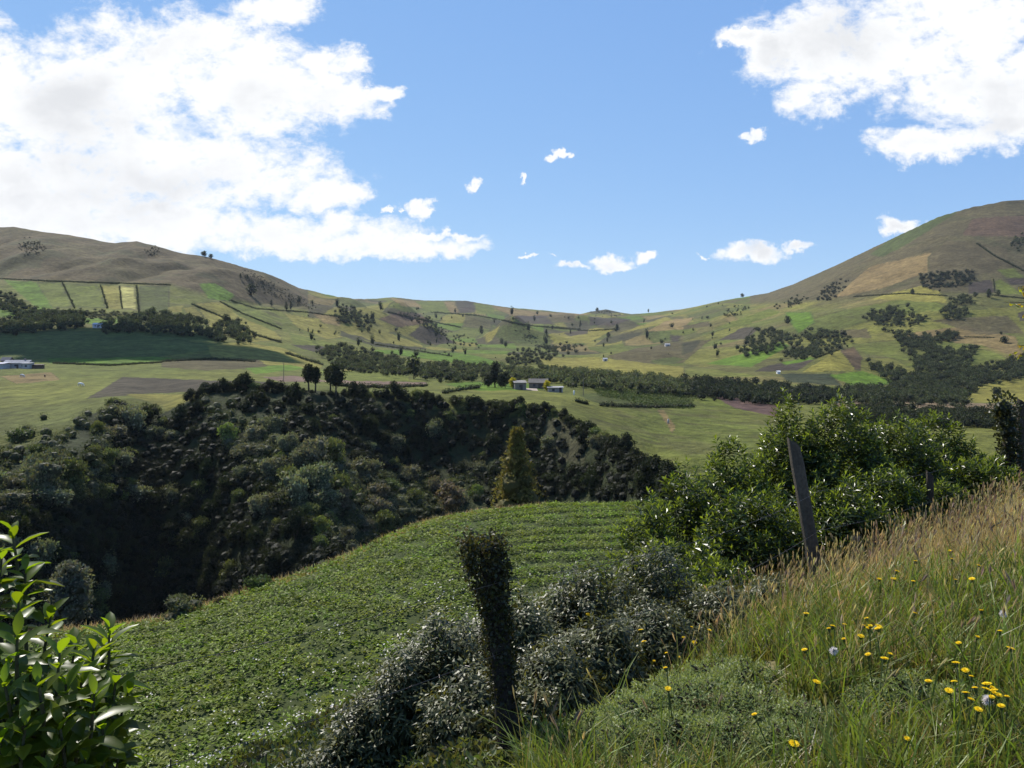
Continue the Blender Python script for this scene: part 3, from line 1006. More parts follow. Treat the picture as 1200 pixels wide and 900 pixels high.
while cnt < 3000:
    u, v = rng.uniform(-120, 810), rng.uniform(452, 752)
    if not inside(RAV_POLY, np.array([u]), np.array([v]))[0] or v > np.interp(u, ED_U, ED_V) + 3:
        continue
    cnt += 1
    if v < np.interp(u, [0, 60, 110, 135], [540, 520, 484, 470]) and rng.random() < .8:
        continue
    if inside(bare, np.array([u]), np.array([v]))[0] and rng.random() < 0.6:
        continue
    if (u < 120 and v < 560 and rng.random() < 0.45) or (350 < u < 404 and v < 471):
        continue
    p = on_land(u, v, 75, 262)
    r = rng.uniform(0.8, 2.1)
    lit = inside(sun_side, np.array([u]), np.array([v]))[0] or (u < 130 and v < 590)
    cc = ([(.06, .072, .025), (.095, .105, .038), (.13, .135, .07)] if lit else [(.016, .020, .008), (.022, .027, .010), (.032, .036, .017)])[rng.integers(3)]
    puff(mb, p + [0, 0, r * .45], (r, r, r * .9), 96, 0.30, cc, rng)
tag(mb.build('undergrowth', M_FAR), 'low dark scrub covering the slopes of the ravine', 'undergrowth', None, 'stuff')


def tree(name, base, h, crown_r, col, label, cat='tree', group=None, shape='round', trunk_h=0.25, seed=0, n=70, lumps=12, size=None, trunk_r=None, mat=None, ragged=0.0):
    rng = np.random.default_rng(seed)
    t = empty(name, tuple(base), rng.uniform(0, 6.28))
    tag(t, label, cat, group)
    tr = trunk_r or h * 0.022
    mb = MB()
    top = h * (trunk_h + (1 - trunk_h) * .8)
    mb.tube([[0, 0, -0.4], [tr * .5, 0, top * .35], [-tr * .4, tr * .5, top * .7], [0, 0, top]], [tr * 1.3, tr, tr * .7, tr * .25], 7, (0.075, 0.062, 0.045))
    for k in range(6):
        a = k * 2.4 + rng.uniform(0, 1)
        z = h * (trunk_h + (1 - trunk_h) * rng.uniform(.1, .6))
        mb.tube([[0, 0, z], [math.cos(a) * crown_r * .35, math.sin(a) * crown_r * .35, z + crown_r * .25], [math.cos(a) * crown_r * .7, math.sin(a) * crown_r * .7, z + crown_r * .5]],
                [tr * .45, tr * .3, tr * .1], 5, (0.075, 0.062, 0.045))
    mb.build('trunk', M_BARK, t, True)
    mb = MB()
    for k in range(lumps):
        f = (k + .5) / lumps
        a = k * 2.399 + rng.uniform(-.4, .4)
        z = h * (trunk_h + (1 - trunk_h) * (0.08 + 0.86 * f))
        if shape == 'cone':
            rad = crown_r * (1.05 - f) + crown_r * .1
        elif shape == 'column':
            rad = crown_r * math.sin(math.pi * (0.15 + 0.75 * f)) ** .6
        else:
            rad = crown_r * math.sqrt(max(0.05, 1 - (1.7 * f - .75) ** 2))
        rr = (0.42 if shape == 'round' else 0.5) * rad + crown_r * .12
        q = max(0, rad - rr) * rng.uniform(.7 - ragged * .4, 1.15 + ragged)
        rr *= rng.uniform(1 - .5 * ragged, 1 + .3 * ragged)
        z += ragged * rng.uniform(-.09, .09) * h
        puff(mb, [math.cos(a) * q, math.sin(a) * q, z], (rr, rr, rr * rng.uniform(.8, 1.1)), n, size or crown_r * .16, np.array(col) * rng.uniform(.85, 1.2), rng)
    mb.build('crown', mat or M_FAR, t)
    return t


def on_px(u, v, ymin=60, ymax=3200):
    return on_land(u, v, ymin, ymax)


# trees that stand out in and along the ravine
p = W(606, 600, 100)
p[2] = p[2] - 2
tree('golden_tree', p, 13.0, 3.3, (.165, .14, .038), 'tall ragged tree with golden olive foliage rising from the ravine', shape='cone', trunk_h=.06, seed=1, n=120, lumps=34, size=.40, ragged=.6)
p = W(529, 612, 78)
tree('bare_tree', p, 3.8, 1.5, (.17, .125, .075), 'small brownish half bare tree at the far edge of the crop', trunk_h=.25, seed=2, n=80, lumps=10, size=.2, ragged=.6)
p = W(82, 742, 62)
tree('grey_tree', p, 5.4, 1.9, (.14, .14, .095), 'grey leaved rounded tree below the crop field', trunk_h=.15, seed=3, n=150, lumps=16, size=.26)
for k, (u, v, y, r, h, cc, lb) in enumerate([
        (305, 692, 40, .75, .95, (.11, .14, .05), 'round pale green shrub on the dry field edge beside a fence post'),
        (213, 724, 39, 1.0, 1.15, (.10, .115, .06), 'wide grey green shrub lowest on the dry field edge'),
        (258, 708, 39.5, .45, .5, (.11, .10, .055), 'low dull shrub between the two larger field edge shrubs'),
        (383, 659, 43, .4, .5, (.17, .18, .13), 'small whitish shrub highest on the dry field edge'),
        (440, 634, 46, .4, .4, (.11, .10, .05), 'small tawny shrub on the field edge near the brownish tree')]):
    me = bush_mesh('edge_shrub', 300 + k, r, h, 8, 110, .11, cc, [M_SHRUB, M_BARK])
    y = float(edge_y(u)) + .15
    x = (u - 600) / F * y
    tag(link('edge_shrub', me, (x, y, float(hz(x, y)) - .05)), lb, 'shrub', 'shrubs on the field edge')
for k, (u, y) in enumerate([(280, 37.6), (367, 40.6), (519, 49.3)]):
    y = float(edge_y(u)) - .1
    x = (u - 600) / F * y
    mb = MB()
    mb.tube([[0, 0, -.2], [.02, 0, .3], [.0, .01, .62]], [.045, .042, .04], 6, (.07, .058, .042), jit=.12)
    o = mb.build('fence_post', M_TIMBER, loc=(x, y, float(hz(x, y))))
    tag(o, ['short fence post on the field edge left of a pale shrub', 'short fence post on the field edge below the whitish shrub', 'short fence post beside the brownish half bare tree'][k], 'fence post',
        'short posts along the field edge')

# ------------------------------------------------------------------ crop of potatoes in flower
mb = MB()
rng = np.random.default_rng(8)
k = 0
w = 0.995
while w > 0.36:
    xs = []
    u = -140.0
    while u < 900:
        y = float(edge_y(u)) * w
        xs.append((u, y))
        u += F * 0.33 / y * rng.uniform(.8, 1.2)
    A = np.array(xs)
    yy = A[:, 1] + rng.normal(0, 0.10 + 0.35 * smooth01(.8, .5, np.full(len(A), w)), len(A))
    xx = (A[:, 0] - 600) / F * yy + rng.normal(0, .06, len(A))
    ok = (fence_s(xx, yy) < -14.0) & (yy > 17)
    ok &= rng.random(len(xx)) > 0.05 + 0.25 * (fbm(xx / 2.5, yy / 1.2, 5, 2) > 0.35)
    xx, yy = xx[ok], yy[ok]
    if len(xx):
        zz = hz(xx, yy)
        n = len(xx)
        nl = 52
        hgt = (0.34 if w > .62 else .44) * rng.uniform(.75, 1.15, n) * (1 + .45 * fbm(xx / 3, yy / 3, 15, 3))
        wid = 0.45 + 0.14 * smooth01(.75, .5, np.full(n, w))
        th = rng.uniform(0, 2 * np.pi, (n, nl))
        rr = np.sqrt(rng.uniform(0, 1, (n, nl))) * wid[:, None]
        P = np.stack([xx[:, None] + rr * np.cos(th), yy[:, None] + rr * np.sin(th), zz[:, None] + hgt[:, None] * (1 - .7 * (rr / wid[:, None]) ** 2) * rng.uniform(.55, 1.05, (n, nl))], -1).reshape(-1, 3)
        D = np.stack([np.cos(th), np.sin(th), rng.uniform(-.5, .6, (n, nl))], -1).reshape(-1, 3)
        dome = (rr / wid[:, None])
        Nn = np.stack([np.cos(th) * dome * .5, np.sin(th) * dome * 1.3, np.ones((n, nl))], -1).reshape(-1, 3) + .4 * unit(n * nl, rng)
        L_ = rng.uniform(.10, .20, n * nl)
        pc = np.repeat(vary((.150, .200, .020), n, .28, .1, rng), nl, 0) * rng.uniform(.75, 1.25, (n * nl, 1))
        mb.leaves(P, D, Nn, L_, L_ * .62, pc, 0)
        # blossoms
        dens = smooth01(.8, .55, np.full(n, w)) * (0.85 + .6 * fbm(xx / 4, yy / 4, 77, 2))
        s2 = np.where(rng.random(n) < dens)[0]
        for rep in range(3):
            if len(s2):
                Pf = np.c_[xx[s2] + rng.normal(0, .15, len(s2)), yy[s2] + rng.normal(0, .15, len(s2)), zz[s2] + hgt[s2] * rng.uniform(1.0, 1.25, len(s2))]
                mb.leaves(Pf, unit(len(s2), rng) * [1, 1, .3], np.tile([0, -.3, 1.0], (len(s2), 1)) + .4 * unit(len(s2), rng), rng.uniform(.05, .09, len(s2)), rng.uniform(.045, .08, len(s2)),
                          vary((.74, .68, .62), len(s2), .1, .04, rng), 1)
    w -= 0.033 if w > .64 else (.025 if w > .5 else .021)
tag(mb.build('potato_crop', [M_CROP, M_PETAL]), 'green flowering potato crop in rows over the domed field', 'crop', None, 'stuff')
# dry grass along the edge of the field
mb = MB()
n = 15000
u = rng.uniform(-120, 640, n)
y = edge_y(u) + rng.uniform(-.1, 2.0, n)
x = (u - 600) / F * y
mb.blades(np.c_[x, y, hz(x, y) - .02], rng.uniform(.25, .7, n), rng.normal(0, .35, (n, 2)), .035, vary((.34, .25, .14), n, .3, .1, rng))
tag(mb.build('dry_grass', M_GRASS), 'strip of dry tan grass along the far edge of the crop', 'dry grass', None, 'stuff')


mb = MB()
for k in range(620):
    y = rng.uniform(4, 30)
    x = rng.uniform(-16, 14)
    s_ = fence_s(x, y)
    if not (-15.5 < s_ < -1.2) or abs(x / y) > .75:
        continue
    r = rng.uniform(.25, .55)
    puff(mb, (x, y, float(hz(x, y)) + r * .3), (r, r, r * .7), 260, .035 + .0045 * y, vary((.07, .085, .028), 1, .35, .15, rng)[0], rng)
for k in range(110):
    y = rng.uniform(3.3, 5.4)
    x = (rng.uniform(420, 660) - 600) / F * y
    if not (-1.6 < fence_s(x, y) < .75) or abs(x / y * F + 6) < 24:
        continue
    r = rng.uniform(.09, .17)
    puff(mb, (x, y, float(hz(x, y)) + r * .3), (r, r, r * .8), 240, .04, vary((.075, .085, .032), 1, .35, .2, rng)[0], rng)
tag(mb.build('bank_weeds', M_HERB), 'leafy weeds covering the steep bank below the fence', 'weeds', None, 'stuff')

# ------------------------------------------------------------------ distant woods, hedges and single trees
def far_tree(mb, p, r, h, col, rng, n=38):
    for k in range(3):
        a = rng.uniform(0, 6.28)
        q = r * .45 * (k > 0)
        puff(mb, [p[0] + math.cos(a) * q, p[1] + math.sin(a) * q, p[2] + h * rng.uniform(.4, .62)], (r * .75, r * .75, h * .45), n, r * .32, np.array(col) * rng.uniform(.55, 1.7), rng, amt=.3)


DW = (.050, .060, .027)
WOODS = [
    ('dense dark wood beside the field terraces at the left edge', [(-80, 345), (0, 341), (20, 350), (40, 362), (60, 366), (100, 368), (53, 380), (30, 372), (0, 360), (-80, 355)], 1.0, DW),
    ('dark grove of trees at the left end of the shaded slope', [(-80, 378), (0, 374), (53, 368), (100, 368), (101, 383), (53, 386), (0, 392), (-80, 392)], 1.1, DW),
    ('dark trees along the top of the shaded slope', [(122, 377), (165, 372), (167, 366), (200, 366), (240, 374), (243, 394), (210, 392), (180, 389), (122, 389)], 1.1, DW),
    ('dark grove at the right end of the shaded slope', [(250, 380), (262, 372), (285, 378), (295, 400), (252, 398)], 1.1, DW),
    ('scrubby wood below the long terraces on the left hill', [(40, 361), (160, 366), (200, 366), (200, 372), (100, 370), (60, 368)], .8, (.055, .06, .03)),
    ('dark scrub in a hollow of the left hill top', [(22, 287), (30, 278), (48, 282), (51, 291), (30, 296)], .6, (.05, .05, .028)),
    ('small dark scrub under the second top of the left hill', [(170, 292), (178, 287), (190, 291), (186, 297), (174, 298)], .6, (.05, .05, .028)),
    ('dark scrub on the shoulder above the slanting hedgerow', [(285, 312), (330, 336), (372, 356), (362, 360), (322, 344), (290, 326)], .6, (.045, .048, .026)),
    ('wood along the stream left of the valley floor', [(372, 408), (400, 404), (440, 414), (470, 420), (500, 427), (540, 424), (560, 428), (590, 428), (588, 440), (540, 446), (495, 441), (440, 436), (395, 431)], 1.0, (.066, .074, .036)),
    ('long wood lining the river bend in the middle', [(590, 428), (612, 432), (640, 430), (700, 436), (760, 441), (802, 447), (802, 462), (740, 458), (690, 452), (640, 447), (600, 447)], 1.05, (.090, .100, .046)),
    ('wood climbing from the river towards the far valley', [(590, 420), (600, 412), (640, 404), (682, 402), (680, 409), (650, 416), (630, 424), (600, 428)], .9, (.05, .058, .03)),
    ('dark wood on the slope above the yellow field', [(395, 360), (420, 358), (438, 374), (440, 380), (420, 382), (395, 374)], .9, DW),
    ('wood on the low spur in the middle valley', [(468, 364), (500, 366), (508, 376), (530, 388), (562, 400), (566, 404), (530, 402), (505, 384)], .7, (.045, .052, .03)),
    ('scrub along the shady side of the small knoll', [(606, 383), (620, 388), (640, 404), (632, 405), (612, 392)], .6, (.04, .046, .026)),
    ('small round wood left of the brown field on the right hill', [(867, 407), (888, 387), (910, 383), (926, 400), (900, 413), (872, 416)], 1.0, DW),
    ('oblong wood in the middle of the right hill', [(912, 419), (933, 394), (967, 387), (993, 393), (996, 404), (960, 417), (920, 421)], 1.0, DW),
    ('wide wood below the tan slope of the right hill', [(1010, 371), (1053, 358), (1087, 373), (1067, 381), (1027, 381)], .95, DW),
    ('dark wood high beside the ploughed square', [(1078, 324), (1097, 318), (1140, 320), (1140, 330), (1100, 339), (1082, 336)], .9, (.028, .036, .02)),
    ('long row of wood along the foot of the right hill', [(800, 445), (870, 447), (987, 458), (990, 470), (900, 472), (800, 463)], 1.05, (.03, .038, .018)),
    ('great branching wood in the gully of the right hill', [(1033, 387), (1075, 392), (1120, 389), (1124, 396), (1085, 401), (1110, 410), (1143, 405), (1140, 420), (1133, 434), (1200, 417), (1300, 405), (1300, 436),
                                                        (1200, 440), (1150, 452), (1133, 460), (1131, 472), (1033, 472), (987, 470), (1000, 455), (1055, 450), (1022, 432), (1017, 420), (1030, 425), (1075, 440), (1065, 410)], 1.1, DW),
    ('slanting dark wood near the skyline of the right hill', [(953, 351), (970, 331), (993, 325), (988, 337), (967, 352)], .8, (.028, .036, .02)),
    ('thin slanting wood left of the skyline wood', [(906, 361), (925, 350), (943, 345), (945, 351), (920, 361)], .7, DW),
    ('scattered wood at the left end of the right hill', [(842, 368), (860, 358), (878, 354), (870, 364), (850, 371)], .7, DW),
    ('small dark wood at the right edge near the hill top', [(1185, 284), (1195, 275), (1260, 270), (1260, 292), (1190, 290)], .8, DW),
    ('small wood right of the wide wood', [(1105, 367), (1112, 358), (1131, 361), (1133, 370), (1118, 374)], .9, DW),
    ('low wood under the ploughed square', [(1112, 349), (1130, 346), (1141, 350), (1138, 355), (1115, 354)], .8, DW),
    ('wood on the small hill at the end of the valley', [(686, 365), (700, 361), (724, 362.5), (727, 366), (700, 367)], .8, (.035, .042, .028)),
    ('wood on the far side of the meadow behind the glossy shrubs', [(1000, 478), (1100, 482), (1200, 486), (1200, 500), (1100, 500), (990, 492)], .8, (.035, .042, .02)),
]
rng = np.random.default_rng(21)
for (lb, poly, sc, cc) in WOODS:
    P = np.array(poly, float)
    mb = MB()
    lo, hi = P.min(0), P.max(0)
    area = 0.5 * abs(np.dot(P[:, 0], np.roll(P[:, 1], -1)) - np.dot(P[:, 1], np.roll(P[:, 0], -1)))
    tgt, done, tr = int(area / (3.2 if 'scrub' in lb else 8.0)) + 10, 0, 0
    while done < tgt and tr < 60 * tgt:
        tr += 1
        u, v = rng.uniform(lo[0] - 3, hi[0] + 3), rng.uniform(lo[1] - 2, hi[1] + 3)
        ju_, jv_ = u + rng.normal(0, 3.0), v + rng.normal(0, 1.7)
        if not inside(P, np.array([ju_]), np.array([jv_]))[0]:
            continue
        if area > 900 and vnoise(np.array([u / 11]), np.array([v / 5]), 3)[0] < 0.13:
            continue
        p = on_land(u, v + 2.5, 270)
        r = sc * rng.uniform(1.3, 3.0) * (1.0 if p[1] < 900 or 'scrub' in lb else 1.3)
        far_tree(mb, p, r, r * (rng.uniform(.8, 1.1) if 'scrub' in lb else rng.uniform(1.4, 2.1)), cc, rng, 16 if 'scrub' in lb else 38)
        done += 1
    tag(mb.build('woodland', M_FAR), lb, 'wood', None, 'stuff')

HEDGES = [
    ('dark hedge between the first two left hill terraces', [(73, 331), (87, 361)], 1.0), ('dark hedge right of the wide second terrace', [(118, 335), (126, 362)], 1.0),
    ('thin hedge between the two yellowish terraces', [(140, 336), (143, 362)], .8), ('tall dark hedge left of the darker terrace', [(160, 335), (163, 368)], 1.2),
    ('long thin hedge along the top of the terraces', [(0, 327), (70, 330), (200, 334)], .7), ('slanting hedgerow below the small green field', [(225, 357), (258, 371), (300, 393), (330, 402)], 1.1),
    ('hedgerow between the yellow slope and the green field', [(258, 354), (285, 368), (330, 386)], .9), ('hedgerow along the brown slope on the left', [(270, 352), (300, 362), (360, 366), (402, 372)], .8),
    ('hedgerow running down behind the tall slender trees', [(335, 414), (352, 420), (378, 428)], 1.0), ('low hedge along the bright strip by the farm', [(62, 426), (130, 428.5), (190, 425)], .6),
    ('broken hedge at the top of the ploughed field', [(190, 424), (250, 421), (300, 424)], .7), ('hedge along the lower edge of the crop rows', [(704, 476), (760, 478), (814, 477)], .9),
    ('hedgerow below the far strip fields', [(505, 366), (560, 370), (620, 382), (680, 386)], 1.6), ('hedge on the crest line of the right hill fields', [(1000, 348), (1060, 344), (1110, 347)], .9),
    ('slanting hedge high on the right hill', [(1145, 286), (1165, 300), (1200, 318)], 1.5), ('hedge beside the ploughed square on the right hill', [(1164, 327), (1166, 343)], .8),
    ('hedge at the foot of the dark square field', [(885, 384), (873, 398)], .6), ('hedgerow over the left valley fields', [(440, 404), (480, 410), (530, 418)], .9),
    ('scattered hedge behind the centre farm', [(520, 462), (545, 457), (562, 455)], .9), ('hedge at the near side of the plough strip', [(395, 453), (450, 455), (500, 453)], .8),
    ('hedgerow at the valley head', [(640, 384), (690, 388), (720, 386)], 1.3), ('tree lined hedge on the far left ridge', [(455, 366), (480, 372), (540, 384)], 1.5),
    ('short hedge in the meadow below the centre farm', [(676, 475), (690, 474)], .8), ('hedge above the brown triangle on the right hill', [(955, 420), (984, 410)], .8),
    ('hedge along the upper right pasture', [(1164, 346), (1200, 350)], .8), ('low hedge crossing the lower right pasture', [(1130, 395), (1165, 396)], .5),
]
for (lb, line, sc) in HEDGES:
    P = np.array(line, float)
    seg = np.linalg.norm(np.diff(P, axis=0), axis=1)
    tot = seg.sum()
    cum = np.concatenate([[0], np.cumsum(seg)])
    mb = MB()
    d = 0.0
    while d < tot:
        u, v = np.interp(d, cum, P[:, 0]), np.interp(d, cum, P[:, 1])
        p = on_land(u + rng.normal(0, .4), v + rng.normal(0, .3), 270)
        r = sc * rng.uniform(.45, 1.25)
        if True:
            puff(mb, p + [0, 0, r * .6], (r * 1.1, r * 1.1, r), 24, r * .5, vary(DW, 1, .3, .1, rng)[0], rng, amt=.25)
        d += max(.35, r * .5 * F / p[1]) * rng.uniform(.7, 1.1)
    tag(mb.build('hedgerow', M_FAR), lb, 'hedge')

SINGLES = [
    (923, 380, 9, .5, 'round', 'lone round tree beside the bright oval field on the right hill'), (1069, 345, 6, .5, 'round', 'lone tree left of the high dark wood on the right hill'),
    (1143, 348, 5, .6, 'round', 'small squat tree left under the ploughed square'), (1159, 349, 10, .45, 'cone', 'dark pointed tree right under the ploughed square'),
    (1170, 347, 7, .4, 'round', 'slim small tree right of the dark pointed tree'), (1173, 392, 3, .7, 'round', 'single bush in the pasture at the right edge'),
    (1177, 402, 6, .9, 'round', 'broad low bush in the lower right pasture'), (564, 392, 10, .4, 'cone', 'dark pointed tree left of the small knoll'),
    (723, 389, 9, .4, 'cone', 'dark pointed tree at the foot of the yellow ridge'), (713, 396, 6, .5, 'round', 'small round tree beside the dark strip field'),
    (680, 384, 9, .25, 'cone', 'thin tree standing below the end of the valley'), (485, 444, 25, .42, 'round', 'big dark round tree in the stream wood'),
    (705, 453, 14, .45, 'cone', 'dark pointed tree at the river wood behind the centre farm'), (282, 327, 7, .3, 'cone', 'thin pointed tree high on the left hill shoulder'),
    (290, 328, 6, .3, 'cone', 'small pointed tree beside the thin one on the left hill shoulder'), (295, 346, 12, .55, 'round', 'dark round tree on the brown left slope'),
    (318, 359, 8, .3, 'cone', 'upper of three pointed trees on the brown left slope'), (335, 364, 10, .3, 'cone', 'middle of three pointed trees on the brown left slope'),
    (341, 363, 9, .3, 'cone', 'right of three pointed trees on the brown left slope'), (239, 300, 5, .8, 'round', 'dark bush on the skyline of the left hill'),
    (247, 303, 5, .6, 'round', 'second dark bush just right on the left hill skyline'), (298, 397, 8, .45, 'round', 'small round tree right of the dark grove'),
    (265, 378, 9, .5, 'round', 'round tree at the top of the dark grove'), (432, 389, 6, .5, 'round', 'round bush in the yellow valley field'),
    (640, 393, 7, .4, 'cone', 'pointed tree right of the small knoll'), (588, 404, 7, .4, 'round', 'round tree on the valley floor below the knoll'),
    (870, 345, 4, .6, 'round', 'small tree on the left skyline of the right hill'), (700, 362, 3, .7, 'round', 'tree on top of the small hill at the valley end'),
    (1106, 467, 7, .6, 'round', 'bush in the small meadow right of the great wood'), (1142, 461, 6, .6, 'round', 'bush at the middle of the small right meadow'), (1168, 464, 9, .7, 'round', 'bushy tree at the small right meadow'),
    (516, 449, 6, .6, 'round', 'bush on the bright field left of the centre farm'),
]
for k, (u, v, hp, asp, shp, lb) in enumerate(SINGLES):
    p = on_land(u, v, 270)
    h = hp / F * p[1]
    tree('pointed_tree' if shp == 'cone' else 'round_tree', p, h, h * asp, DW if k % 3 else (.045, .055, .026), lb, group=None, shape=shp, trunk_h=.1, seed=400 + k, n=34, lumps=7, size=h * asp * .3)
protos = []
for k in range(4):
    mb = MB()
    far_tree(mb, np.array([0, 0, 0.]), 3.0, [5, 8, 6, 9][k], DW, rng, 30)
    protos.append(mb.mesh('valley_tree', [M_FAR]))
k = 0
while k < 130:
    u, v = rng.uniform(345, 880), rng.uniform(356, 420)
    p = on_land(u, v, 600)
    if abs(HOR - F * p[2] / p[1] - v) > 1.5 or (p[1] > 2500 and v < 364):
        continue
    k += 1
    q = rng.uniform(.3, 1.0) ** 1.3 * (1 if p[1] < 1200 else 1.5) * 1.15
    q = np.array([q, q, q * rng.uniform(.7, 1.8)])
    tag(link('valley_tree', protos[k % 4], (p[0], p[1], p[2] - .5), q, rng.uniform(0, 6.28)), 'small dark tree dotted among the far valley fields', 'tree', 'small trees dotted over the far valley')
# trees of the plateau
for k, (u, vb, vt, rpx, y, lb) in enumerate([
        (362, 466, 429, 9, 238, 'left and taller tree of the slender pair on the plateau rim'), (369.5, 466, 432, 7, 238, 'right tree of the slender pair on the plateau rim'),
        (387, 468, 431, 8.5, 240, 'slim tree leaning against the dark broad tree on the plateau rim'), (394, 470, 428, 12, 236, 'broad dark tree on a bare trunk on the plateau rim')]):
    x = (u - 600) / F * y
    z = float(hz(x, y))
    h = (HOR - vt) / F * y - z
    tree('rim_tree', (x, y, z), h, rpx / F * y, (.030, .038, .016), lb, shape='column', trunk_h=.40, seed=500 + k, n=90, lumps=14, trunk_r=.22, size=.5)
for k, (u, v, y, h, r, cc, lb, shp) in enumerate([
        (580, 458, 330, 10.5, 2.6, (.03, .036, .02), 'tall dark tree standing left of the centre farm', 'column'), (572, 459, 328, 5, 2.6, (.05, .055, .03), 'greyish bush left of the tall dark tree', 'round'),
        (588, 459, 326, 5, 2.4, (.045, .05, .028), 'bushy tree between the tall dark tree and the farm', 'round'), (592, 457, 345, 6, 2, (.05, .055, .03), 'thin greyish tree behind the farm yard', 'round')]):
    x = (u - 600) / F * y
    tree('farm_tree', (x, y, float(hz(x, y))), h, r, cc, lb, shape=shp, trunk_h=.12, seed=520 + k, n=70, lumps=11, size=.6)
for k, (u, y, lb) in enumerate([(601, 322, 'round bush covered in yellow blossom left of the first farm house'), (641, 318, 'round bush covered in yellow blossom before the second farm house')]):
    x = (u - 600) / F * y
    tree('yellow_bush', (x, y, float(hz(x, y))), 4.2, 1.8, (.42, .36, .015), lb, 'bush', 'yellow blossoming bushes', trunk_h=.1, seed=540 + k, n=70, lumps=9, size=.4)


# ------------------------------------------------------------------ farm buildings
def house(name, p, rz, Ln, Dp, H, roof_h, wallc, roofc, label, nwin=2, chim=False, door=True, lean=False):
    t = empty(name, tuple(p), rz)
    tag(t, label, 'house' if 'house' in name else 'shed')
    b = MB()
    b.box((0, 0, H / 2 - .4), (Ln, Dp, H + .8), wallc)
    if not lean:
        for s in (-1, 1):
            b.add([[s * Ln / 2, -Dp / 2, H], [s * Ln / 2, Dp / 2, H], [s * Ln / 2, 0, H + roof_h]], None, [[0, 1, 2]], wallc)
    b.build('wall', M_WALL, t)
    b = MB()
    o = .4
    if lean:
        b.add([[-Ln / 2 - o, -Dp / 2 - o, H + .05], [Ln / 2 + o, -Dp / 2 - o, H + .05], [Ln / 2 + o, Dp / 2 + o, H + roof_h], [-Ln / 2 - o, Dp / 2 + o, H + roof_h],
               [-Ln / 2 - o, -Dp / 2 - o, H + .17], [Ln / 2 + o, -Dp / 2 - o, H + .17], [Ln / 2 + o, Dp / 2 + o, H + roof_h + .12], [-Ln / 2 - o, Dp / 2 + o, H + roof_h + .12]],
              [[0, 3, 2, 1], [4, 5, 6, 7], [0, 1, 5, 4], [1, 2, 6, 5], [2, 3, 7, 6], [3, 0, 4, 7]], None, roofc)
    else:
        e = roof_h / (Dp / 2) * o
        for s in (-1, 1):
            V = []
            for dz_ in (0.03, 0.15):
                V += [[-Ln / 2 - o, s * (Dp / 2 + o), H - e + dz_], [Ln / 2 + o, s * (Dp / 2 + o), H - e + dz_], [Ln / 2 + o, 0, H + roof_h + dz_], [-Ln / 2 - o, 0, H + roof_h + dz_]]
            b.add(V, [[0, 1, 2, 3], [7, 6, 5, 4], [0, 4, 5, 1], [1, 5, 6, 2], [2, 6, 7, 3], [3, 7, 4, 0]], None, roofc)
    rf = b.build('roof', M_ROOF, t)
    if chim:
        b = MB()
        b.box((Ln * .25, .3, H + roof_h + .3), (.6, .6, 1.4), (.3, .22, .18))
        b.build('chimney', M_WALL, rf)
    for k in range(nwin):
        x = -Ln / 2 + Ln * (k + .7) / (nwin + .4)
        b = MB()
        b.box((x, -Dp / 2 - .01, H * .55), (1.0, .08, .95), (.055, .055, .06))
        b.build('window', M_PLAIN, t)
    if door:
        b = MB()
        b.box((Ln * .08, -Dp / 2 - .012, 1.0), (.95, .09, 2.0), (.085, .07, .06))
        b.build('door', M_PLAIN, t)
    return t


def at(u, y, dz=0.0):
    x = (u - 600) / F * y
    return np.array([x, y, float(hz(x, y)) + dz])


LW, LR = (.40, .385, .37), (.22, .225, .24)
house('farm_house', at(22, 392), .08, 11.5, 6, 2.7, 1.3, LW, LR, 'long white farm house with pale tin roof at the left edge of the plateau', 3, True)
house('farm_house', at(2, 386), -.1, 5, 5, 2.4, .7, LW, (.33, .33, .36), 'small pale house at the very left edge beside the long farm house', 1, False, True, True)
house('farm_shed', at(8.5, 398), 0, 4.0, 4, 3.6, 1.4, (.16, .13, .13), (.08, .08, .10), 'dark shed with rounded gable behind the long white farm house', 0, False, False)
house('farm_shed', at(33, 388), .05, 3.4, 4, 2.5, .35, LW, LR, 'pale lean-to at the right end of the long farm house', 1, False, False, True)
house('farm_shed', at(43, 390), .12, 6.0, 3, 1.7, .3, (.11, .075, .06), (.09, .07, .06), 'low brown timber shed right of the farm house', 0, False, False, True)
house('farm_house', at(609, 320), .15, 4.6, 4.5, 2.6, .8, (.21, .18, .145), (.19, .18, .165), 'grey square farm house beside the left yellow bush', 1, False, True, True)
house('farm_house', at(631, 335), -.1, 7.6, 5, 2.5, 1.4, (.17, .14, .11), (.15, .135, .115), 'brownish farm house with grey pitched roof in the centre yard', 2)
house('farm_shed', at(648, 316), .05, 4.0, 3.2, 1.7, .4, (.30, .27, .23), (.26, .25, .24), 'low pale shed right of the right yellow bush', 1, False, False, True)
house('farm_shed', at(656, 318), .0, 2.2, 2.6, 1.9, .3, (.4, .38, .36), (.3, .3, .31), 'small pale hut at the right end of the centre farm', 0, False, True, True)
house('farm_house', on_land(115.5, 384, 270), .05, 7.0, 4.5, 2.6, 1.0, (.5, .5, .53), (.28, .34, .42), 'small white house with blue roof among the dark trees', 2)
house('far_house', on_land(782, 405.5, 270), .1, 7, 5, 2.5, 1.2, (.5, .48, .46), (.4, .39, .39), 'tiny white house beside the dark square field', 0)
house('far_house', on_land(709, 423, 270), .1, 4.5, 4, 2.3, 1.0, (.45, .43, .42), (.36, .36, .38), 'tiny pale house on the bright field above the river wood', 0)
house('far_house', on_land(912, 438, 270), .1, 2.4, 2.4, 1.8, .6, (.7, .68, .66), (.6, .6, .6), 'tiny white hut left of the dark square on the right hill', 0, False, False)
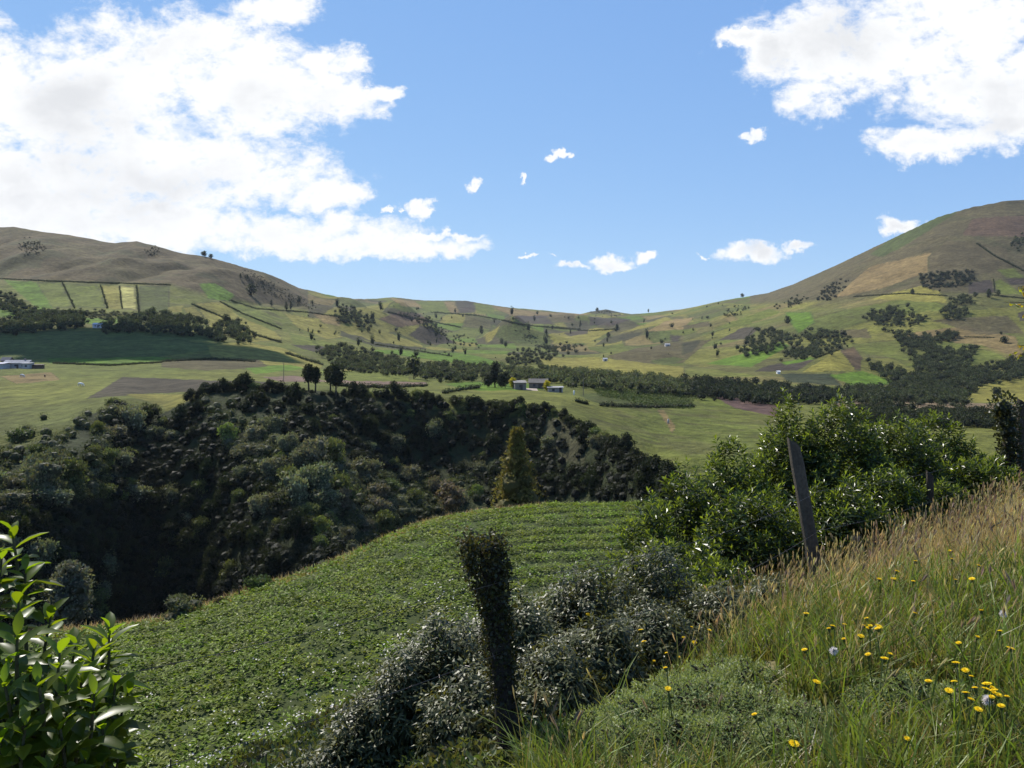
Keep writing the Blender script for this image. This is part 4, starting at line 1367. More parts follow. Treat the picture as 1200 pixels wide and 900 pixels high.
# bare yard between the centre houses
mb = MB()
gx = np.linspace(at(612, 322)[0], at(630, 322)[0], 14)
gy = np.linspace(316, 331, 10)
V, q = [], []
for i, yv in enumerate(gy):
    for j, xv in enumerate(gx):
        V.append([xv, yv, float(hz(xv, yv)) + .06])
        if i < 9 and j < 13:
            q.append([i * 14 + j, i * 14 + j + 1, (i + 1) * 14 + j + 1, (i + 1) * 14 + j])
mb.add(V, q, None, (.30, .25, .20))
tag(mb.build('farm_yard', M_VERGE), kind='structure')
# poles, small pale uprights of unknown kind
for k, (u, vb, vt, y, lb) in enumerate([(683.5, 466, 437, 318, 'thin wooden utility pole right of the centre farm'), (332.5, 447, 425, 330, 'thin utility pole on the plateau left of the slender trees')]):
    p = at(u, y)
    h = (HOR - vt) / F * y - p[2]
    t = tag(empty('utility_pole', tuple(p)), lb, 'pole')
    b = MB()
    b.tube([[0, 0, -.3], [0, 0, h * .5], [0, 0, h]], [.14, .12, .09], 7, (.16, .13, .10))
    b.build('pole', M_TIMBER, t)
    b = MB()
    b.box((0, 0, h - .5), (1.5, .1, .1), (.16, .13, .10))
    b.build('crossarm', M_TIMBER, t)
for k, (u, y, h, lb) in enumerate([(672.5, 312, 1.7, 'small white upright post in the grass below the centre farm'), (783, 262, 1.5, 'pale upright stump on the meadow right of the ravine')]):
    b = MB()
    b.tube([[0, 0, -.2], [0, 0, h * .5], [.03, 0, h * .9], [.02, 0, h]], [.34, .32, .28, .12], 8, (.75, .74, .72) if k == 0 else (.42, .40, .36), jit=.12)
    tag(b.build('pale_upright', M_WALL, None, True, at(u, y)), lb, 'stone')


# ------------------------------------------------------------------ grazing animals
def animal(name, p, rz, ln, cols, label, cat):
    """One continuous grazing body grown over a skeleton (skin + subdivision)."""
    s = ln / 2.2
    J = {'hip': (-.75, 0, 1.22, .30), 'mid': (-.1, 0, 1.18, .36), 'sho': (.55, 0, 1.22, .33), 'nk': (.95, 0, 1.02, .19), 'nk2': (1.22, 0, .62, .14), 'hd': (1.38, 0, .34, .13), 'mz': (1.45, 0, .10, .085),
         'rump': (-1.0, 0, 1.15, .2), 'tail': (-1.1, 0, .75, .045), 'tail2': (-1.08, 0, .35, .05), 'ear1': (1.2, .14, .72, .04), 'ear2': (1.2, -.14, .72, .04)}
    E = [('hip', 'mid'), ('mid', 'sho'), ('sho', 'nk'), ('nk', 'nk2'), ('nk2', 'hd'), ('hd', 'mz'), ('hip', 'rump'), ('rump', 'tail'), ('tail', 'tail2'), ('nk2', 'ear1'), ('nk2', 'ear2')]
    for s_, nm in ((1, 'l'), (-1, 'r')):
        J['h1' + nm], J['h2' + nm], J['h3' + nm] = (-.62 + .08 * s_, .2 * s_, .78, .17), (-.85 + .1 * s_, .2 * s_, .45, .085), (-.78 + .1 * s_, .2 * s_, .04, .065)
        J['f1' + nm], J['f2' + nm], J['f3' + nm] = (.5 - .1 * s_, .19 * s_, .82, .14), (.52 - .12 * s_, .19 * s_, .42, .075), (.5 - .12 * s_, .19 * s_, .04, .065)
        E += [('hip', 'h1' + nm), ('h1' + nm, 'h2' + nm), ('h2' + nm, 'h3' + nm), ('sho', 'f1' + nm), ('f1' + nm, 'f2' + nm), ('f2' + nm, 'f3' + nm)]
    keys = list(J)
    me = bpy.data.meshes.new(name)
    me.from_pydata([(J[k][0] * s, J[k][1] * s, J[k][2] * s) for k in keys], [(keys.index(a), keys.index(b)) for a, b in E], [])
    o = bpy.data.objects.new(name, me)
    COL.objects.link(o)
    m = o.modifiers.new('skin', 'SKIN')
    m.use_smooth_shade = True
    for k, sv in zip(keys, me.skin_vertices[0].data):
        sv.radius = (J[k][3] * s, J[k][3] * s)
        sv.use_root = k == 'hip'
    o.modifiers.new('sub', 'SUBSURF').levels = 1
    o.modifiers['sub'].render_levels = 1
    mat, nt, out = nodes_of(name + '_hide')
    N, L = nt.nodes.new, nt.links.new
    pb = N('ShaderNodeBsdfPrincipled')
    pb.inputs['Roughness'].default_value = .8
    tc = N('ShaderNodeTexCoord')
    nz_ = N('ShaderNodeTexNoise')
    nz_.inputs['Scale'].default_value = 1.3
    L(tc.outputs['Object'], nz_.inputs['Vector'])
    rp = N('ShaderNodeValToRGB')
    rp.color_ramp.elements[0].color = (*cols[0], 1)
    rp.color_ramp.elements[0].position = .5
    rp.color_ramp.elements[1].color = (*cols[1], 1)
    rp.color_ramp.elements[1].position = .56
    L(nz_.outputs['Fac'], rp.inputs[0])
    L(rp.outputs[0], pb.inputs['Base Color'])
    L(pb.outputs[0], out.inputs['Surface'])
    me.materials.append(mat)
    o.location = tuple(p)
    o.rotation_euler = (0, 0, rz)
    return tag(o, label, cat, 'animals grazing on the plateau')


animal('horse', at(26, 330), -.35, 2.3, ((.50, .48, .47), (.42, .41, .41)), 'pale grey horse grazing with lowered head nearest the farm house', 'horse')
animal('calf', at(52.5, 332), 2.2, 1.7, ((.10, .05, .03), (.09, .045, .03)), 'dark brown calf grazing between the two pale animals', 'cow')
animal('cow', at(94.5, 290), -.15, 2.2, ((.72, .70, .67), (.66, .64, .6)), 'white cow grazing near the corner of the ploughed field', 'cow')

# rows of crop beyond the centre farm
mb = MB()
rng = np.random.default_rng(33)
for k in range(13):
    v = 460.5 + k * 1.15
    for u in np.arange(690 + k * 1.2, 812, 1.5):
        if u > 700 + (v - 457) * 12 + 60 and v < 460:
            continue
        y = 395 - (v - 460) * 5.2 + (u - 700) * .05
        x = (u - 600) / F * y
        puff(mb, (x, y, float(hz(x, y)) + .25), (.6, .6, .45), 9, .5, vary((.06, .085, .025), 1, .2, .1, rng)[0], rng, core=False)
tag(mb.build('crop_rows', M_FAR), 'rows of low crop on the field right of the centre farm', 'crop', None, 'stuff')

# ------------------------------------------------------------------ fence along the road
t = tag(empty('ivy_post', (0.0, 4.5, float(hz(0, 4.5)))), 'dark fence post thickly overgrown with ivy, nearest the camera', 'fence post')
rng = np.random.default_rng(44)
base = np.array([0.02, 0, -.2])
top = np.array([-.130, .02, 1.20])
b = MB()
tt = np.linspace(0, 1, 12)
b.tube(base + (top - base) * tt[:, None] + rng.normal(0, .005, (12, 3)), (.070 - .012 * tt), 10, (.040, .033, .026), jit=.06)
b.build('post', M_TIMBER, t, True)
b = MB()
n = 4400
f = rng.uniform(0.0, 1.07, n) ** .42
c = base + (top - base) * f[:, None]
a = rng.uniform(0, 2 * np.pi, n)
rad = (.050 + .034 * rng.random(n) ** 1.8) * (1 + .6 * smooth01(.72, .95, f) * (1 - smooth01(.97, 1.07, f))) + .04 * rng.random(n) ** 4
rad *= np.where(f < .45, .92, 1)
P = c + np.c_[np.cos(a) * rad - .03 * smooth01(.7, .95, f), np.sin(a) * rad, rng.normal(0, .02, n)]
out_ = np.c_[np.cos(a), np.sin(a), np.zeros(n)]
D = out_ * .5 + unit(n, rng) * .7 + [0, 0, .15]
L_ = rng.uniform(.016, .032, n)
b.leaves(P, D, out_ + .6 * unit(n, rng), L_, L_ * .75, vary((.040, .042, .015), n, .45, .12, rng))
# loose shoots out of the top
for k in range(26):
    q = top + np.array([rng.uniform(-.12, .05), rng.uniform(-.08, .08), rng.uniform(-.15, .0)])
    m_ = 12
    tt = np.linspace(0, 1, m_)[:, None]
    d = np.array([rng.uniform(-.16, .06), rng.uniform(-.06, .06), rng.uniform(.05, .16)])
    P = q + d * tt
    L_ = rng.uniform(.018, .035, m_)
    b.leaves(P, unit(m_, rng) + [0, 0, .4], unit(m_, rng), L_, L_ * .65, vary((.085, .082, .035), m_, .3, .1, rng))
b.build('ivy', M_GREY, t)


def timber(name, p_base, p_top, w, label, ncol=(.080, .068, .052)):
    p_base, p_top = np.asarray(p_base, float), np.asarray(p_top, float)
    rng = np.random.default_rng(int(w * 1000))
    d = p_top - p_base
    b = MB()
    k, n = 9, 12
    V = []
    prof = np.array([[1, .3], [.86, .7], [.5, .92], [0, 1], [-.55, .9], [-.88, .6], [-1, .1], [-.9, -.5], [-.55, -.88], [0, -1], [.55, -.86], [.92, -.4]]) * w / 2
    for i in range(k):
        f = i / (k - 1)
        c = d * f
        s = 1.05 - .12 * f + rng.normal(0, .015)
        for (px, py) in prof:
            z = 0.0
            if i == k - 1:
                z = -.05 * (px / w * 2) - .02 * rng.random()
            V.append([c[0] + px * s + rng.normal(0, w * .012), c[1] + py * s + rng.normal(0, w * .012), c[2] + z])
    q = [[i * n + j, i * n + (j + 1) % n, (i + 1) * n + (j + 1) % n, (i + 1) * n + j] for i in range(k - 1) for j in range(n)]
    V.append(list(np.mean(V[-n:], axis=0)))
    tr = [[(k - 1) * n + j, (k - 1) * n + (j + 1) % n, k * n] for j in range(n)]
    b.add(V, q, tr, ncol)
    return tag(b.build(name, M_TIMBER, None, False, tuple(p_base)), label, 'fence post')


zb = float(hz(3.12, 8))
timber('timber_post', (3.15, 8, zb - .3), (2.84, 8, -1.01), .14, 'bare weathered timber post leaning left in front of the glossy shrubs')
zb = float(hz(9.15, 14.7))
timber('timber_post', (9.62, 15, zb - .3), (9.63, 15, -1.12), .15, 'dark fence post cut by the right edge of the view', (.05, .042, .034))
p = W(1092, 570, 11.2)
timber('timber_post', (p[0], 11.2, float(hz(p[0], 11.2)) - .2), (p[0] - .03, 11.2, -1.86), .10, 'short dark stump of a fence post among the shrubs', (.05, .042, .034))
# second ivy post, far
t = tag(empty('ivy_post', (8.72, 14, float(hz(8.72, 14)))), 'far fence post hidden under a mass of dark ivy near the right edge', 'fence post')
h2 = -1.22 - float(hz(8.72, 14))
b = MB()
b.tube([[0.1, 0, -.2], [.05, 0, h2 * .5], [-.02, 0, h2]], [.09, .085, .075], 8, (.055, .045, .035), jit=.08)
b.build('post', M_TIMBER, t, True)
b = MB()
for k in range(9):
    f = k / 8
    puff(b, [.1 - .12 * f + rng.uniform(-.05, .05), rng.uniform(-.05, .05), h2 * (.05 + .97 * f)], np.array([.16, .16, .17]) * (1 + .5 * f * f), 260, .06, (.038, .045, .018), rng)
b.build('ivy', M_GREY, t)
# wires
for k, (h0, lb) in enumerate([(0.62, 'lower strand of rusty barbed wire along the roadside fence'), (1.02, 'upper strand of rusty barbed wire along the roadside fence')]):
    b = MB()
    stations = [(-3.6, .8), (-.02, 4.5), (3.1, 8), (8.72, 14), (9.62, 15)]
    pts3 = []
    for (x0, y0), (x1, y1) in zip(stations[:-1], stations[1:]):
        for f in np.linspace(0, 1, 14)[:-1]:
            x, y = x0 + (x1 - x0) * f, y0 + (y1 - y0) * f
            z0, z1 = float(hz(x0, max(y0, .7))), float(hz(x1, y1))
            pts3.append([x, y, z0 + (z1 - z0) * f + h0 - .12 * 4 * f * (1 - f)])
    b.tube(pts3, .0016, 5, (.10, .07, .05))
    for q in range(len(pts3) - 1):
        for f in (.2, .7):
            p = np.array(pts3[q]) * (1 - f) + np.array(pts3[q + 1]) * f
            if p[1] < 12:
                d = unit(1, rng)[0] * .018
                b.tube([p - d, p + d], .0018, 4, (.10, .07, .05))
    tag(b.build('barbed_wire', M_WIRE), lb, 'wire', 'barbed wire strands')


# ------------------------------------------------------------------ roadside shrubs
def shrub(name, label, cat, group, base, rx, ry, h, nros, nleaf, L0, W0, col, seed, mat, droop=.1, spread=1.0, lit_new_col=None, whorl=True, seg=1, hang=0.0, lowfill=.15):
    """Shrub of leafy twigs: branches from the root, a whorl of leaves on each twig tip."""
    rng = np.random.default_rng(seed)
    t = empty(name, tuple(base))
    tag(t, label, cat, group)
    d = unit(nros, rng)
    d[:, 2] = np.abs(d[:, 2])
    sh = rng.uniform(.45, 1.0, (nros, 1)) ** .5
    lump = 1 + .22 * fbm(d[:, 0] * 2.2 + seed, d[:, 1] * 2.2 + d[:, 2], seed, 2)[:, None]
    T = d * sh * lump * np.array([rx, ry, h * (1 - lowfill)]) + [0, 0, h * lowfill]
    b = MB()
    ax = d * .8 + np.array([0, 0, .75 - hang]) + .35 * unit(nros, rng)
    ax /= np.linalg.norm(ax, axis=1, keepdims=True)
    n = nros * nleaf
    axr = np.repeat(ax, nleaf, 0)
    e1 = np.cross(axr, [0.3, .5, .8])
    e1 /= np.linalg.norm(e1, axis=1, keepdims=True)
    e2 = np.cross(axr, e1)
    ka = np.tile(np.arange(nleaf), nros) * 2.399 + np.repeat(rng.uniform(0, 6, nros), nleaf)
    kf = np.tile(np.linspace(0, 1, nleaf), nros)
    radd = np.cos(ka)[:, None] * e1 + np.sin(ka)[:, None] * e2
    P = np.repeat(T, nleaf, 0) + axr * (kf[:, None] - 1) * L0 * 1.5 * spread
    el = .15 + 1.0 * kf ** 1.5
    D = radd * np.cos(el)[:, None] + axr * np.sin(el)[:, None] + .22 * unit(n, rng) - np.array([0, 0, hang])
    Ln = L0 * rng.uniform(.65, 1.15, n) * (1 - .4 * kf ** 3)
    base_c = np.repeat(vary(col, nros, .25, .1, rng), nleaf, 0) * rng.uniform(.75, 1.25, (n, 1))
    if lit_new_col is not None:
        k3 = (np.repeat(rng.random(nros), nleaf) < .75) * smooth01(.45, .95, kf)
        base_c = base_c * (1 - k3[:, None]) + np.array(lit_new_col) * k3[:, None] * rng.uniform(.8, 1.2, (n, 1))
    b.leaves(P, D, axr + .3 * unit(n, rng), Ln, Ln * W0 * rng.uniform(.8, 1.2, n), base_c, 0, seg, droop)
    b.build('foliage', mat, t)
    b = MB()
    sel = rng.choice(np.where(np.linalg.norm(d * sh, axis=1) < .85)[0], min(nros, 34), replace=False)
    for i in sel:
        e = T[i]
        m1 = e * np.array([.35, .35, .45]) + rng.normal(0, .04 * rx, 3)
        b.tube([np.array([rng.normal(0, .05 * rx), rng.normal(0, .05 * rx), -.1]), m1, e * .8, e], [.017 * h / 1.5, .013 * h / 1.5, .007, .004], 5, (.075, .058, .042), caps=False)
    b.build('branches', M_BARK, t)
    return t


RIGHT = [  # u, photo row of the top, distance, half width m, label
    (802, 548, 11.0, .75, 'glossy green shrub at the left end of the roadside thicket'),
    (853, 508, 11.6, .85, 'glossy shrub with a rounded top second from the left in the thicket'),
    (922, 466, 12.6, .80, 'tallest glossy shrub rising behind the top of the leaning post'),
    (985, 474, 12.4, .95, 'tall glossy shrub just right of the leaning post top'),
    (1045, 480, 13.2, 1.0, 'glossy shrub at the middle of the thicket skyline'),
    (1102, 489, 14.0, 1.0, 'glossy shrub left of the far ivy covered post'),
    (1148, 535, 12.8, .75, 'lower glossy shrub in front of the far ivy covered post'),
    (885, 560, 9.9, .85, 'dark glossy shrub directly left of the leaning post'),
    (1030, 545, 11.3, .95, 'bushy glossy shrub above the tall dry grass'),
    (800, 620, 9.3, .75, 'low glossy shrub between the thicket and the greyish shrubs'),
    (985, 560, 10.2, .8, 'shaded glossy shrub directly right of the leaning post'),
    (1095, 560, 12.0, .8, 'glossy shrub behind the short dark stump'),
    (850, 655, 8.3, .65, 'lowest glossy shrub at the foot of the leaning post'),
    (768, 590, 10.2, .7, 'glossy shrub leaning over the right end of the crop rows'),
    (1195, 560, 13.4, .6, 'small glossy shrub at the right edge below the cut off post'),
]
for k, (u, vt, y, r, lb) in enumerate(RIGHT):
    x = (u - 600) / F * y
    z0 = float(hz(x, y))
    h = (HOR - vt) / F * y - z0
    shrub('glossy_shrub', lb, 'shrub', 'glossy shrubs behind the fence', (x, y, z0), r, r * .95, h, int(760 * (r / .85) ** 2 * max(.8, h / 2)), 11, .12, .32, (.040, .058, .013), 700 + k, M_GLOSS,
          droop=.12, lit_new_col=(.165, .205, .035))  # shaded inner leaves and sunlit tips painted into the leaf colours
GREY = [
    (512, 716, 5.7, .44, 'greyish shrub behind and left of the near ivy post'), (610, 697, 6.1, .46, 'greyish shrub directly behind the near ivy post'),
    (690, 676, 6.7, .50, 'tall greyish shrub right of the near ivy post'), (768, 662, 7.2, .50, 'greyish shrub meeting the glossy thicket'),
    (835, 690, 7.4, .42, 'low greyish shrub beside the tall yellow flowers'), (432, 830, 5.3, .36, 'low greyish shrub at the left end of the grey row'),
    (560, 790, 5.0, .40, 'greyish shrub at the foot of the near ivy post'), (665, 770, 5.6, .42, 'greyish shrub above the reddish grass'), (740, 745, 6.2, .42, 'dark grey shrub behind the herb patch'), (470, 765, 5.4, .38, 'greyish shrub between the low left end and the near ivy post'),
    (655, 700, 6.9, .45, 'greyish shrub half hidden behind the tall one right of the ivy post'), (560, 735, 6.3, .42, 'greyish shrub hidden behind the near ivy post'),
    (392, 868, 5.1, .3, 'lowest greyish shrub at the very left end of the grey row'), (800, 720, 6.6, .4, 'dark greyish shrub under the glossy thicket'),
    (650, 765, 5.05, .34, 'low greyish shrub right of the foot of the near ivy post'), (700, 742, 5.5, .38, 'leafy greyish shrub in front of the tall one right of the ivy post'),
    (765, 715, 6.0, .40, 'leafy greyish shrub behind the tall yellow flowers'), (845, 700, 6.7, .36, 'leafy greyish shrub left of the foot of the leaning post'), (905, 690, 7.3, .34, 'small greyish shrub at the foot of the leaning post'),
    (618, 820, 4.75, .26, 'smallest greyish shrub against the foot of the near ivy post'),
]
for k, (u, vt, y, r, lb) in enumerate(GREY):
    x = (u - 600) / F * y
    z0 = float(hz(x, y))
    h = ((HOR - vt + 14) / F * y - z0) * (.93 + .05 * (k % 4))
    shrub('greyish_shrub', lb, 'shrub', 'greyish shrubs along the fence', (x, y, z0), r, r, h, int(560 * max(.8, h)), 10, .088, .24, (.042, .050, .016), 800 + k, M_GREY, droop=.25,
          lit_new_col=(.125, .130, .052), hang=.45)  # dark base and pale sunlit tips are put into the leaf colour
# big-leaved shrub close by on the left
b_u, b_y = 40, 2.35
x0 = (b_u - 600) / F * b_y
t = tag(empty('broadleaf_shrub', (x0, b_y, float(hz(x0, b_y)))), 'large leaved bright green shrub filling the lower left corner', 'shrub')
rng = np.random.default_rng(91)
tips = [(14, 622, 2.5), (2, 655, 2.3), (30, 668, 2.45), (-25, 640, 2.4), (22, 702, 2.2), (60, 720, 2.5), (128, 735, 2.45), (110, 760, 2.3), (135, 800, 2.3), (70, 765, 2.15), (20, 745, 2.05), (95, 800, 2.2),
        (45, 800, 2.0), (150, 812, 2.4), (5, 800, 2.0), (120, 850, 2.15), (70, 850, 2.0), (30, 850, 1.95), (0, 870, 1.95), (-30, 720, 2.2), (-45, 780, 2.1), (100, 890, 2.05), (55, 900, 1.95), (140, 880, 2.3)]
for k in range(62):
    tips.append((rng.uniform(-80, 135), rng.uniform(745, 960), rng.uniform(2.0, 2.7)))
bf, bb = MB(), MB()
org = np.array([x0, b_y, float(hz(x0, b_y))])
for (u, v, y) in tips:
    T = W(u, v, y) - org
    root = np.array([rng.normal(0, .06), rng.normal(0, .06), -.05])
    ax = (T - root) / np.linalg.norm(T - root) + np.array([0, 0, .7]) + .25 * unit(1, rng)[0]
    ax /= np.linalg.norm(ax)
    e1 = np.cross(ax, [.3, .5, .2])
    e1 /= np.linalg.norm(e1)
    e2 = np.cross(ax, e1)
    nl = 13
    ka = np.arange(nl) * 2.399 + rng.uniform(0, 6)
    kf = np.linspace(0, 1, nl)
    el = -.05 + 1.15 * kf ** 1.4
    D = (np.cos(ka)[:, None] * e1 + np.sin(ka)[:, None] * e2) * np.cos(el)[:, None] + ax * np.sin(el)[:, None] + .12 * unit(nl, rng)
    P = T + ax * ((kf - 1) * .17)[:, None]
    Ln = .115 * rng.uniform(.7, 1.15, nl) * (1 - .45 * kf ** 2.5)
    cc = vary((.060, .088, .012), nl, .25, .1, rng) * (1 - kf[:, None] * .0) + np.array([.03, .045, .004]) * kf[:, None]
    bf.leaves(P, D, np.tile(ax, (nl, 1)) + .15 * unit(nl, rng), Ln, Ln * .42, cc, 0, 2, .22)
    bb.tube([root, root * .5 + T * .5 + [0, 0, -.06], T - ax * .1, T], [.011, .008, .005, .003], 6, (.07, .07, .035), caps=False)
bf.build('foliage', M_BROAD, t, True)
bb.build('branches', M_BARK, t, True)
# leafy sprigs poking up at the lower edge
for k, (u, v, y, lb) in enumerate([(312, 884, 2.9, 'leafy sprig poking up at the lower edge left of the grey row'), (200, 890, 2.6, 'leafy sprig at the lower edge beside the large leaved shrub'),
                                   (352, 892, 2.9, 'small leafy sprig at the lower edge nearest the grey row')]):
    T = W(u, v, y)
    g = np.array([T[0], y, float(hz(T[0], y))])
    t = tag(empty('leafy_sprig', tuple(g)), lb, 'plant', 'leafy sprigs at the lower edge')
    T = T - g
    bf, bb = MB(), MB()
    nl = 26
    kf = np.linspace(0, 1, nl)
    ka = np.arange(nl) * 2.399
    el = .2 + 1.0 * kf ** 2
    D = np.c_[np.cos(ka) * np.cos(el), np.sin(ka) * np.cos(el), np.sin(el)]
    P = T * (.35 + .65 * kf[:, None]) - [0, 0, .08]
    Ln = .095 * (1 - .3 * kf ** 3) * rng.uniform(.8, 1.15, nl)
    bf.leaves(P, D, np.tile([0, 0, 1.0], (nl, 1)) + .2 * unit(nl, rng), Ln, Ln * .3, vary((.06, .09, .025), nl, .25, .1, rng), 0, 2, .25)
    bf.build('foliage', M_BROAD, t, True)
    bb.tube([[0, 0, -.05], T * .5, T], [.008, .006, .003], 6, (.07, .07, .035), caps=False)
    bb.build('stem', M_BARK, t, True)
# sapling reaching in at the right edge
x, y = 8.06, 12.0
t = tag(empty('sapling', (x, y, float(hz(x, y)))), 'thin sapling with yellowing leaves reaching in at the right edge', 'tree')
z0 = float(hz(x, y))
bb, bf = MB(), MB()
bb.tube([[0, 0, -.1], [.05, 0, 1.3], [-.02, 0, 2.4], [-.1, 0, 3.2]], [.03, .024, .016, .006], 6, (.08, .065, .045))
for k in range(16):
    f = .62 + .38 * k / 15
    st = np.array([-.02, 0, 3.1 * f])
    a = 2.4 * k
    en = st + np.array([-.36 if k % 2 else .3 * math.cos(a), .3 * math.sin(a), .12]) * rng.uniform(.7, 1.3)
    bb.tube([st, (st + en) / 2 + [0, 0, .05], en], [.009, .006, .003], 5, (.08, .065, .045), caps=False)
    m_ = 10
    P = st + (en - st) * rng.uniform(.4, 1.05, (m_, 1))
    bf.leaves(P, unit(m_, rng) - [0, 0, .5], unit(m_, rng), rng.uniform(.06, .1, m_), rng.uniform(.03, .045, m_), vary((.17, .155, .03), m_, .3, .2, rng), 0, 1, .15)
bb.build('trunk', M_BARK, t, True)
bf.build('crown', M_BROAD, t)

# ------------------------------------------------------------------ herbs on the bank
HERBS = [(745, 858, 4.4, .24), (790, 832, 4.7, .28), (845, 815, 4.9, .30), (880, 828, 4.5, .26), (825, 850, 4.2, .30), (765, 870, 4.15, .28), (890, 870, 4.0, .26), (1075, 868, 3.9, .22), (1030, 882, 3.8, .2),
         (705, 868, 4.3, .22), (950, 880, 3.8, .2), (1130, 880, 3.7, .18), (800, 905, 3.75, .26), (860, 900, 3.65, .24), (735, 900, 3.8, .22), (920, 905, 3.55, .2)]
HL = ['upper left', 'upper middle']
hl_txt = ['feathery grey green herb right of the reddish grass', 'feathery grey green herb under the tall yellow flowers', 'feathery grey green herb topmost in its patch', 'feathery herb at the right of its patch',
          'feathery herb in the middle of its patch', 'feathery herb at the lower edge beside red grass', 'feathery herb at the lower edge under an orange flower', 'low feathery herb below the large flower cluster',
          'small feathery herb at the lower edge left of the flower cluster', 'small feathery herb next to the foot of the ivy post', 'small feathery herb at the lower edge between two herb patches', 'low feathery herb rightmost at the lower edge', 'feathery herb cut by the lower edge under the middle of the herb patch', 'feathery herb cut by the lower edge right of the middle',
          'feathery herb cut by the lower edge beside the grass by the ivy post', 'feathery herb cut by the lower edge below the lone orange flower']
for k, (u, vt, y, r) in enumerate(HERBS):
    x = (u - 600) / F * y
    z0 = float(hz(x, y))
    h = max(.14, min(.5, (HOR - vt) / F * y - z0))
    shrub('feathery_herb', hl_txt[k], 'herb', 'feathery herbs on the bank', (x, y, z0), r, r, h, int(300 * (r / .25) ** 2), 9, .034, .34, (.150, .185, .062), 900 + k, M_HERB, droop=.1, spread=1.3, lit_new_col=(.24, .28, .11), lowfill=.05)

# ------------------------------------------------------------------ grass of the verge
rng = np.random.default_rng(66)


def verge_points(n, smin, smax, y0=2.6, y1=17.0, umin=612, umax=1260):
    P = np.zeros((0, 2))
    while len(P) < n:
        m_ = n * 4
        y = np.exp(rng.uniform(math.log(y0), math.log(y1), m_))
        u = rng.uniform(umin, umax, m_)
        x = (u - 600) / F * y
        s = fence_s(x, y)
        ok = (s > np.maximum(smin, np.interp(y, [4.5, 6.5, 8.2], [.42, .30, smin]) + rng.normal(0, .06, m_))) & (s < smax)
        for (hu, hv, hy, hr) in HERBS:
            ok &= ((x - (hu - 600) / F * hy) ** 2 + (y - hy) ** 2 > (hr * 1.1) ** 2) | (rng.random(m_) < .06)
            ok &= ~((np.abs(u - hu) < 50) & (y < hy) & (y > hy - .8)) | (rng.random(m_) < .55)
        P = np.concatenate([P, np.c_[x, y][ok]])
    return P[:n]


mb = MB()
P = verge_points(44000, -.45, 4.5)
n = len(P)
pz = hz(P[:, 0], P[:, 1])
dry = np.clip(smooth01(4.2, 8.0, P[:, 1]) * .85 + .5 * fbm(P[:, 0] / .7, P[:, 1] / .9, 7, 3) + .12, 0, 1)
isdry = rng.random(n) < dry
gcol = np.where(isdry[:, None], vary((.27, .20, .085), n, .35, .15, rng), vary((.128, .136, .034), n, .45, .2, rng))
hh = rng.uniform(.08, .27, n) * (1 + .25 * fbm(P[:, 0] / .5, P[:, 1] / .5, 8, 2))
mb.blades(np.c_[P, pz - .02], hh, rng.normal(0, .45, (n, 2)) + [.08, -.05], np.where(isdry, .0045, .0075) * (1 + P[:, 1] / 14), gcol, gcol * 1.1)
# broad bright blades near the camera
P = verge_points(3800, .2, 4.0, 2.8, 7.0)
n = len(P)
mb.blades(np.c_[P, hz(P[:, 0], P[:, 1]) - .02], rng.uniform(.18, .42, n), rng.normal(0, .45, (n, 2)), rng.uniform(.008, .015, n), vary((.135, .175, .026), n, .35, .12, rng), curl=1.3)
# tall flowering stems with seed heads
P = verge_points(5200, -.7, 3.2, 3.3, 16.5)
s = fence_s(P[:, 0], P[:, 1])
pr = np.clip(.12 + .75 * smooth01(4.5, 8, P[:, 1]) + .5 * smooth01(.9, -.2, np.abs(s - .1)), 0, 1) * np.clip(.75 + .8 * fbm(P[:, 0] / 1.1, P[:, 1] / 1.1, 27, 2), .1, 1)
P = P[rng.random(len(P)) < pr]
n = len(P)
pz = hz(P[:, 0], P[:, 1])
red = (rng.random(n) < np.clip(.25 + 1.1 * fbm(P[:, 0] / .9 + 7, P[:, 1] / .9, 37, 2), 0, .8))[:, None]
sc_ = np.where(red, vary((.24, .17, .12), n, .25, .1, rng), vary((.38, .30, .165), n, .3, .12, rng))
H = rng.uniform(.28, .58, n)
lean = rng.normal(0, .2, (n, 2)) + [.10, -.02]
mb.blades(np.c_[P, pz - .02], H, lean, .0022 * (1 + P[:, 1] / 8), sc_ * .9, sc_)
ln_ = np.linalg.norm(lean, axis=1)
tip = np.c_[P + lean * H[:, None], pz - .02 + H * (1 - .25 * ln_)]
dr = np.c_[lean * 1.6, np.full(n, 1.0)]
for rep in range(3):
    L_ = rng.uniform(.045, .085, n) * np.where(red[:, 0], 1.2, 1)
    mb.leaves(tip - dr / np.linalg.norm(dr, axis=1, keepdims=True) * L_[:, None] * .8, dr + .12 * unit(n, rng), unit(n, rng), L_, np.where(red[:, 0], .012, .0075) * (.7 + P[:, 1] / 14), sc_ * rng.uniform(.85, 1.25, (n, 1)))
tag(mb.build('grass', M_GRASS), 'tall mixed green and straw coloured grass on the roadside bank', 'grass', None, 'stuff')


# ------------------------------------------------------------------ flowers
FH0 = .27


